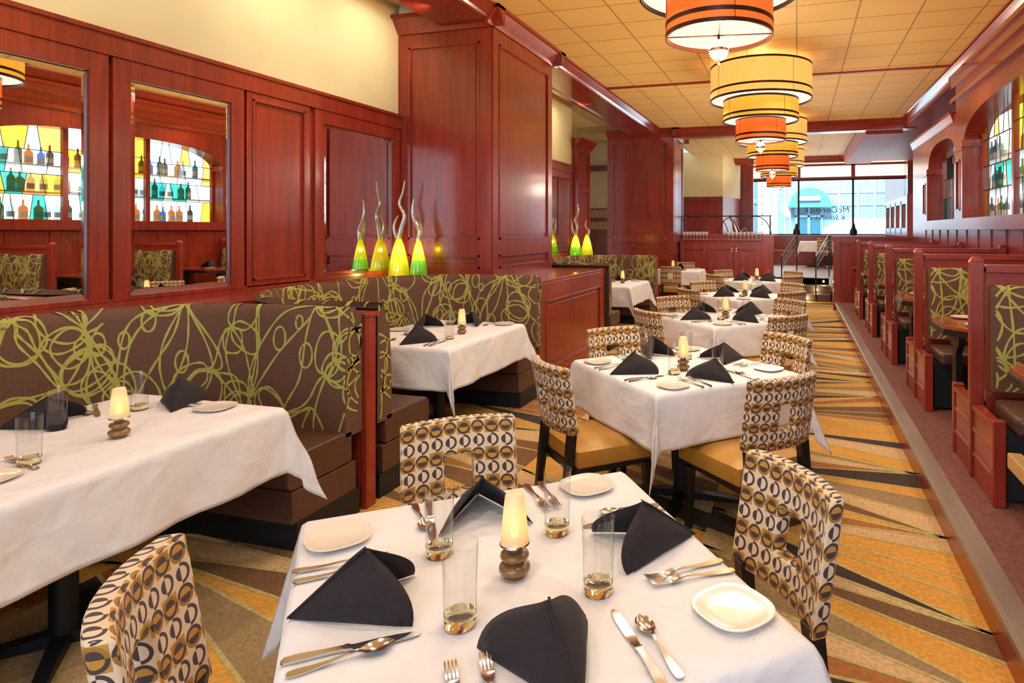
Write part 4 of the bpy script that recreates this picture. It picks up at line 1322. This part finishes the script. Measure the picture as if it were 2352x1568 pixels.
yv = [M['y_glass'], M['a_glass'], plain('vase_core_yellow', (0.75, 0.70, 0.02), 0.2)]
gv = [M['g_glass'], M['y_glass'], plain('vase_core_green', (0.16, 0.45, 0.02), 0.2)]
ux, uy = 0.93, 0.26     # direction along the picture plane used to lay out the curls
def tp(a, z, b=0): return (a * ux - b * uy, a * uy + b * ux, z)
vase((-3.97, 5.63, 1.06), yv, [([tp(0, .40), tp(.03, .52), tp(.06, .64), tp(.005, .76), tp(.04, .88), tp(.065, 1.0)], .022),
                              ([tp(0, .38), tp(-.045, .46), tp(-.05, .55), tp(-.01, .64)], .020)], .42, .105,
     'yellow art glass vase with two clear curling tendrils beside the near column', 1)
vase((-3.73, 5.62, 1.06), gv, [([tp(0, .38), tp(.01, .48), tp(-.05, .60), tp(-.065, .70), tp(-.05, .81)], .024),
                              ([tp(0, .36, .01), tp(.02, .45, .05), tp(.0, .56, .06), tp(.0, .62, .03)], .016)], .40, .085,
     'green art glass vase with curling tendril, right of the yellow one', 2)
vase((-3.86, 10.75, 1.06), gv, [([tp(0, .40), tp(.03, .55), tp(-.02, .68), tp(.05, .80), tp(.04, .98)], .024),
                               ([tp(0, .38), tp(-.06, .5), tp(-.07, .62), tp(-.09, .7)], .02)], .42, .11,
     'green and yellow art glass vase, left of the pair beyond the mahogany half wall', 3)
vase((-3.72, 10.98, 1.06), yv, [([tp(0, .38), tp(.04, .47), tp(-.03, .57), tp(-.01, .68)], .024)], .42, .11,
     'amber art glass vase, right of the pair beyond the mahogany half wall', 4)
for x, y in ((-3.97, 5.63), (-3.73, 5.62), (-3.86, 10.75), (-3.72, 10.98)):
    light('vase_fill', 'POINT', (x, y, 1.34), 3, (1.0, 1.0, 0.7), 0.02)  # added point inside each vase to make the glass glow
for x, y in ((-3.9, 5.3), (-3.8, 10.4)):
    light('ledge_uplight', 'POINT', (x, y, 1.12), 2.0, (0.95, 1.0, 0.3), 0.03)

# ------------------------------------------------------------------ credenza, wine glasses, railing
cr = empty('serving_cabinet', (-2.60, 14.40, 0), label='long mahogany serving cabinet with panelled doors below the railing', cat='cabinet')
Wc = 1.92
b = MB().box(0, Wc, 0, 0.42, 0.0, 1.31); b.box(Wc - 0.04, Wc + 0.18, -0.03, 0.45, 0, 1.45); b.box(0, Wc, 0.30, 0.45, 1.34, 1.46); b.build('body', M['wood'], cr, bevel=0.004)
MB().box(-0.02, Wc - 0.06, -0.03, 0.30, 1.31, 1.345).build('counter_top', M['woodx'], cr, bevel=0.004)
for i in range(3):
    x0 = 0.04 + i * 0.60
    d = MB().box(x0, x0 + 0.58, -0.02, 0.0, 0.1, 1.22); frame(d, (x0, -0.02, 0), (1, 0, 0), (0, -1, 0), 0.58, 0.1, 1.22, 0.09, t=0.015)
    do = fixn(d.build('door', M['wood'], cr))
    kx = x0 + (0.55 if i < 2 else 0.05)
    for dz in (0, 0.06): MB().lathe([(0, 0), (.012, .004), (.012, .012), (0, .018)], 10, c=(0, 0, 0), cap=False).build('knob', M['steel'], do).matrix_local = Matrix.Translation((kx, -0.035, 1.08 + dz)) @ Matrix.Rotation(R(90), 4, 'X')
wg = MB(); wg.lathe([(0, 0), (.034, .001), (.03, .004), (.005, .01), (.0045, .07), (.012, .082), (.034, .105), (.040, .135), (.034, .175)], 16, cap=False)
wg = wg.build('wine_glass', tinted('wine_glass', (0.97, 0.97, 0.97), 0.05, 0.25, 0.5), smooth=True)
for i in range(17):
    x = -2.52 + i * 0.075 if i < 8 else -1.49 + (i - 8) * 0.088
    place(wg, (x, 14.50, 1.3455), 0, 'empty wine glass in the %s row on the serving cabinet' % ('left' if i < 8 else 'right'), 'wine glass', 'wine glasses in the %s row' % ('left' if i < 8 else 'right'))
# statue
s = empty('figurine', (-1.34, 15.25, 0.48), label='small silver figurine standing behind the railing above the wine glasses', cat='figurine')
b = MB(); b.lathe([(0, 0), (.12, 0), (.10, .85), (.13, .95), (0, .95)], 12, cap=False); b.build('stand', M['dark'], s)
b = MB(); b.tube([(-.02, 0, .95), (-.06, 0, 1.08), (-.1, 0, 1.2), (-.12, .0, 1.34)], [.09, .08, .06, .03], 10); b.tube([(-.1, 0, 1.25), (-.2, -.02, 1.38), (-.17, 0, 1.46)], [.04, .03, .01], 8)
b.tube([(0, 0, 1.0), (.15, 0, 1.08), (.22, 0, .98)], [.05, .05, .02], 8); b.build('figure', M['silver'], s, smooth=True)
rail = empty('railing', (-2.76, 14.93, 0.48), label='black iron railing with crossed arches along the raised terrace edge', cat='railing')
Lr = 2.19
b = MB(); b.box(0, Lr, -.012, .012, 1.395, 1.42); b.box(0, Lr, -.01, .01, 0.93, 0.95); b.build('top_rail', M['iron'], rail)
for x in (0.18, Lr - 0.02): MB().box(x - .015, x + .015, -.015, .015, 0, 1.42).build('post', M['iron'], rail)
b = MB()
for i in range(4):
    cx = 0.36 + i * 0.49
    for o_ in (0,): b.tube([(cx + 0.36 * math.cos(t), 0, 0.95 + 0.45 * math.sin(t)) for t in [PI * q / 16 for q in range(17)]], 0.011, 5)
b.build('arches', M['iron'], rail)


def stair_rail(x, label):
    r = empty('stair_railing', (x, 14.25, 0), label=label, cat='railing', group='stair railings')
    A = Vector((0, 0.05, 0.97)); B = Vector((0.32, 1.1, 1.45)); 
    for p, z0, z1 in ((A, 0, A.z), (B, 0.48, B.z)):
        MB().box(p.x - .014, p.x + .014, p.y - .014, p.y + .014, z0, z1).build('post', M['iron'], r)
    b = MB()
    for dz, rd in ((0, .02), (-.10, .009), (-.27, .009)): b.tube([A + Vector((0, 0, dz)), B + Vector((0, 0, dz))], rd, 6)
    b.build('handrail', M['railmetal'], r)
    b = MB()
    for i in range(9):
        p0 = A.lerp(B, i / 9) + Vector((0, 0, -.10)); p1 = A.lerp(B, (i + 1) / 9) + Vector((0, 0, -.27)); b.tube([p0, p1], .006, 4)
        p0 = A.lerp(B, i / 9) + Vector((0, 0, -.27)); p1 = A.lerp(B, (i + 1) / 9) + Vector((0, 0, -.10)); b.tube([p0, p1], .006, 4)
    b.build('lattice', M['railmetal'], r)


stair_rail(-0.32, 'left steel stair railing with lattice beside the serving cabinet')
stair_rail(0.40, 'right steel stair railing with lattice beside the booth partition')
# stairs
stp = MB()
for i in range(3): stp.box(-0.55, 0.70, 14.3 + i * 0.3, 15.0, 0.16 * i, 0.16 * (i + 1))
struct(stp.build('stairs', plain('stair_carpet', (0.10, 0.055, 0.04), 0.9), bevel=0.003))
ns = MB()
for i in range(3): ns.box(-0.55, 0.70, 14.29 + i * 0.3, 14.33 + i * 0.3, 0.16 * (i + 1) - 0.012, 0.16 * (i + 1) + 0.003)
struct(ns.build('trim_4', M['nosing']))
for i, x in enumerate((0.22, 0.42, 0.58)):
    o = MB().lathe([(0, 0), (.022, .002), (.02, .008), (0, .01)], 12, cap=False).build('step_light', M['steplamp'])
    o.location = (x, 14.29 + i * 0.3, 0.08 + 0.16 * i); o.rotation_euler = (R(90), 0, 0)
    tag(o, 'small round light in the %s riser of the terrace steps' % ['lowest', 'middle', 'top'][i], 'step light', 'step lights')
    light('step_glow', 'POINT', (x, 14.22 + i * 0.3, 0.08 + 0.16 * i), 2.0, (1, 0.85, 0.5), 0.02)

# ------------------------------------------------------------------ terrace back walls, street window
bw = MB()
bw.box(-4.3, -2.13, 19.0, 19.2, 2.57, 3.93).box(-4.3, -2.13, 19.0, 19.2, 0.48, 2.57, 1)
bw.add([(-2.13, 19.0, 2.57), (-1.75, 20.6, 2.57), (-1.75, 20.6, 3.93), (-2.13, 19.0, 3.93), (-2.13, 19.0, 0.48), (-1.75, 20.6, 0.48)], [(0, 1, 2, 3), (4, 5, 1, 0)], [0, 1])
for i in range(7): bw.box(-4.2 + i * 0.32, -4.18 + i * 0.32, 18.985, 19.0, 0.6, 2.45, 1)
bw.box(-4.3, -2.13, 18.97, 19.0, 2.45, 2.57, 1)
struct(bw.build('wall_terrace', [M['cream'], M['wood']]))
sw = MB().box(-6.5, -4.2, 16.2, 16.4, 2.15, 3.93).box(-6.5, -4.2, 16.2, 16.4, 0.0, 2.15, 1).box(-6.5, -4.2, 16.1, 16.2, 3.15, 3.3, 1)
struct(sw.build('wall_back', [M['cream'], M['wood']]))
struct(MB().box(-6.7, -6.5, 11.0, 16.4, 0, 3.95).build('wall_far_left', M['cream']))
for z, nm in ((2.0, 'upper'), (1.68, 'lower')):
    o = MB().box(-5.45, -4.75, 16.13, 16.19, z - 0.11, z + 0.11).build('wall_panel', M['palewood'], bevel=0.01)
    tag(o, '%s of two pale amber wall boards seen left of the far column' % nm, 'wall board')
sp = MB()
sp.box(-1.85, -1.36, 20.9, 21.4, 0.48, 3.8); frame(sp, (-1.85, 20.9, 0), (1, 0, 0), (0, -1, 0), 0.49, 0.6, 3.6, 0.1)
sp.box(3.22, 4.2, 20.7, 21.4, 0.48, 3.8); frame(sp, (3.22, 20.7, 0), (1, 0, 0), (0, -1, 0), 0.6, 0.6, 3.6, 0.12)
sp.box(-1.4, 3.3, 20.98, 21.5, 0.48, 1.39); sp.box(-1.4, 3.3, 21.22, 21.42, 3.20, 3.27); sp.box(-6.5, -1.8, 21.2, 21.4, 0.48, 3.9)
for x in (0.06, 1.72): sp.box(x - .06, x + .06, 21.2, 21.4, 3.2, 3.7)
sp.box(-1.4, 3.3, 21.2, 21.4, 3.62, 3.86); sp.box(4.0, 4.2, 12.9, 21.4, 0, 3.9)
struct(fixn(sp.build('wall_street', M['wood'])))
wz = empty('window_4', (-1.4, 21.3, 1.40)); wz['kind'] = 'structure'
f_ = MB()
for x in (0.0, 1.46, 3.12, 4.66): f_.box(x - .03, x + .03, -.03, .03, 0, 1.80)
f_.box(0, 4.66, -.03, .03, 1.76, 1.80); f_.box(0, 4.66, -.03, .03, 0, .04)
f_.build('window_frame', M['iron'], wz)
MB().add([(0, 0, 0.02), (4.66, 0, 0.02), (4.66, 0, 1.78), (0, 0, 1.78)], [(0, 1, 2, 3)]).build('window_pane', M['win_glass'], wz)
MB().box(-1.36, 3.25, 21.34, 21.36, 3.27, 3.62).build('window_5', M['transom'])['kind'] = 'structure'
for txt, x, z, s in (('McCormick', 1.62, 2.13, 0.26), ("& Schmick's", 1.50, 1.90, 0.20)):
    fc = bpy.data.curves.new('lettering_curve', 'FONT'); fc.body = txt; fc.size = s; fc.extrude = 0.002; fc.space_character = 1.12; fc.shear = 0.15
    t_ = bpy.data.objects.new('lettering_tmp', fc); COL.objects.link(t_); bpy.context.view_layer.update()
    me = bpy.data.meshes.new_from_object(t_); bpy.data.objects.remove(t_)
    me.materials.clear(); me.materials.append(plain('lettering_teal', (0.01, 0.10, 0.16), 0.5))
    o = bpy.data.objects.new('window_lettering', me); COL.objects.link(o)
    o.location = (x, 21.27, z); o.rotation_euler = (R(90), 0, R(180))
    tag(o, 'dark lettering seen in reverse on the street window, %s line' % ('upper' if s > .22 else 'lower'), 'lettering')

# street outside
stone = plain('blue_grey_stone', (0.36, 0.62, 0.74), 0.8, noise=0.08, scale=1.2)
stone2 = plain('pale_stone', (0.62, 0.78, 0.84), 0.8)
st = MB(); st.box(-8, 4.0, 32, 34, 0, 9, 0)
for x in (-2.6, -0.62, -0.35, 1.9, 2.75, 3.5): st.box(x, x + 0.08, 31.9, 32, 0, 9, 1)
for z in (2.75, 3.35, 4.2): st.box(1.4, 4.0, 31.93, 32, z, z + 0.04, 1)
st.box(-2.4, -1.9, 31.85, 32, 2.9, 3.1, 1)
tag(st.build('building', [stone, stone2]), 'blue-grey stone building across the street outside the window', 'building')
b = MB(); n = 24; P = [(-0.35, 2.75)] + [(0.6 + 0.95 * math.cos(PI - PI * i / n), 2.75 + 0.85 * math.sin(PI * i / n)) for i in range(n + 1)]
b.extr(P, 31.3, 31.84, 'y'); b.box(-0.45, 1.65, 31.2, 31.84, 2.66, 2.76)
tag(b.build('awning', plain('awning_blue', (0.10, 0.38, 0.55), 0.7)), 'arched blue awning over the doorway across the street', 'awning')
tag(MB().box(0.05, 1.08, 31.14, 31.295, 2.98, 3.18).build('sign', plain('white_sign', (0.95, 0.95, 0.95), 0.5)), 'white sign board on the blue awning across the street', 'sign')
dr = empty('doorway', (0.0, 31.9, 0), label='glazed teal doorway under the blue awning across the street', cat='door')
b = MB()
for x in (-.1, .5, 1.1): b.box(x, x + .12, -0.1, 0, 0, 2.65)
b.box(-.1, 1.22, -0.1, 0, 2.2, 2.3); b.build('door_frame', plain('door_blue', (0.3, 0.62, 0.75), 0.6), dr)
MB().box(-.1, 1.2, -.02, 0.0, 0, 2.65).build('door_glass', plain('door_teal', (0.03, 0.22, 0.32), 0.2), dr)
pl = empty('street_column', (-1.75, 30.0, 0), label='white street column dotted with round bulbs outside the left window pane', cat='column')
MB().box(0, 0.88, 0, 0.5, 0, 8).build('shaft', plain('white_column', (0.95, 0.95, 0.97), 0.6), pl)
b = MB()
for i in range(10):
    for x in (0.22, 0.62): b.lathe([(0, 0), (.05, 0), (.05, .03), (0, .05)], 8, c=(x, -0.03, 1.5 + i * 0.22 + (0.12 if i % 2 else 0)), cap=False)
b.build('bulbs', plain('grey_bulb', (0.35, 0.38, 0.42), 0.4), pl)
v = empty('van', (1.0, 27.0, 0), label='white van parked outside the street window', cat='van')
prof = [(0, 0.35), (0, 1.35), (0.12, 1.62), (0.5, 1.92), (0.9, 2.03), (5.2, 2.08), (5.3, 0.35)]
b = MB(); b.extr(prof, 0, 1.9, 'y'); b.build('van_body', plain('van_white', (0.98, 0.98, 0.98), 0.35), v, bevel=0.06)
for x in (0.9, 4.3):
    w_ = MB().lathe([(0, -.1), (.33, -.1), (.33, .1), (0, .1)], 20, cap=False).build('wheel', M['black'], v); w_.location = (x, 0.05, 0.34); w_.rotation_euler = (R(90), 0, 0)
struct(MB().box(-20, 20, 21.6, 40, -0.1, 0.0).build('ground_street', plain('asphalt', (0.35, 0.38, 0.4), 0.9)))

# screens on the terrace right of the window
scn = empty('divider_screen', (2.15, 13.8, 0.48), label='mahogany screen with tall slots on the terrace beside the window', cat='screen')
b = MB(); b.box(0, .08, 0, 3.3, 0.9, 1.12); b.box(0, .08, 0, 3.3, 1.62, 1.78)
for i in range(5): b.box(0, .08, i * 0.8, i * 0.8 + 0.1, 1.0, 1.7)
b.box(0, .08, 0, 3.3, 0, 0.95)
b.build('screen_frame', M['woody'], scn)
MB().box(-.03, .11, -.12, .02, 0, 1.80).build('post', M['wood'], scn)

# terrace table and chairs
c2 = tablecloth(0.45, 0.45, 0.3, 31); c2.location = (0.55, 19.35, 0.48)
tag(c2, 'white linen cloth on the terrace table near the street window', 'tablecloth', 'white tablecloths')
place(sqbase, (0.55, 19.35, 0.48), 0, 'black pedestal table on the terrace near the street window', 'table')
place(chair, (0.74, 18.28, 0.48), R(0), 'circle-print chair on the terrace right of the left stair rail', 'chair', 'circle-print dining chairs')
place(chair, (1.62, 19.3, 0.48), R(80), 'pale chair on the terrace beside the partition', 'chair', 'circle-print dining chairs')
bt2 = empty('banquette', (-1.3, 20.33, 0.48), label='dark banquette below the street window', cat='banquette')
MB().box(0, 4.4, 0, 0.5, 0, 0.45).build('seat', M['wood'], bt2, bevel=0.02)
MB().box(0, 4.4, 0.5, 0.62, 0, 0.92).build('backrest', M['wood'], bt2, bevel=0.02)
for x, n_ in ((0.0, 'left'), (1.72, 'right')):
    o = MB().lathe([(0, 0), (.07, 0), (.12, .04), (.11, .16), (.06, .24), (.045, .34), (.04, .38), (0, .38)], 16, cap=False).build('urn', M['dark'], smooth=True)
    o.location = (x, 21.12, 1.391); tag(o, 'dark urn on the street window sill, %s one' % n_, 'urn', 'urns on the sill')

# ------------------------------------------------------------------ remove prototypes that were never placed
for o in list(sc.objects):
    if o.parent is None and o.type in ('MESH', 'EMPTY') and 'label' not in o and 'kind' not in o:
        for c in list(o.children_recursive): bpy.data.objects.remove(c)
        bpy.data.objects.remove(o)
for o in sc.objects:
    for k in ('grp',):
        if k in o: del o[k]
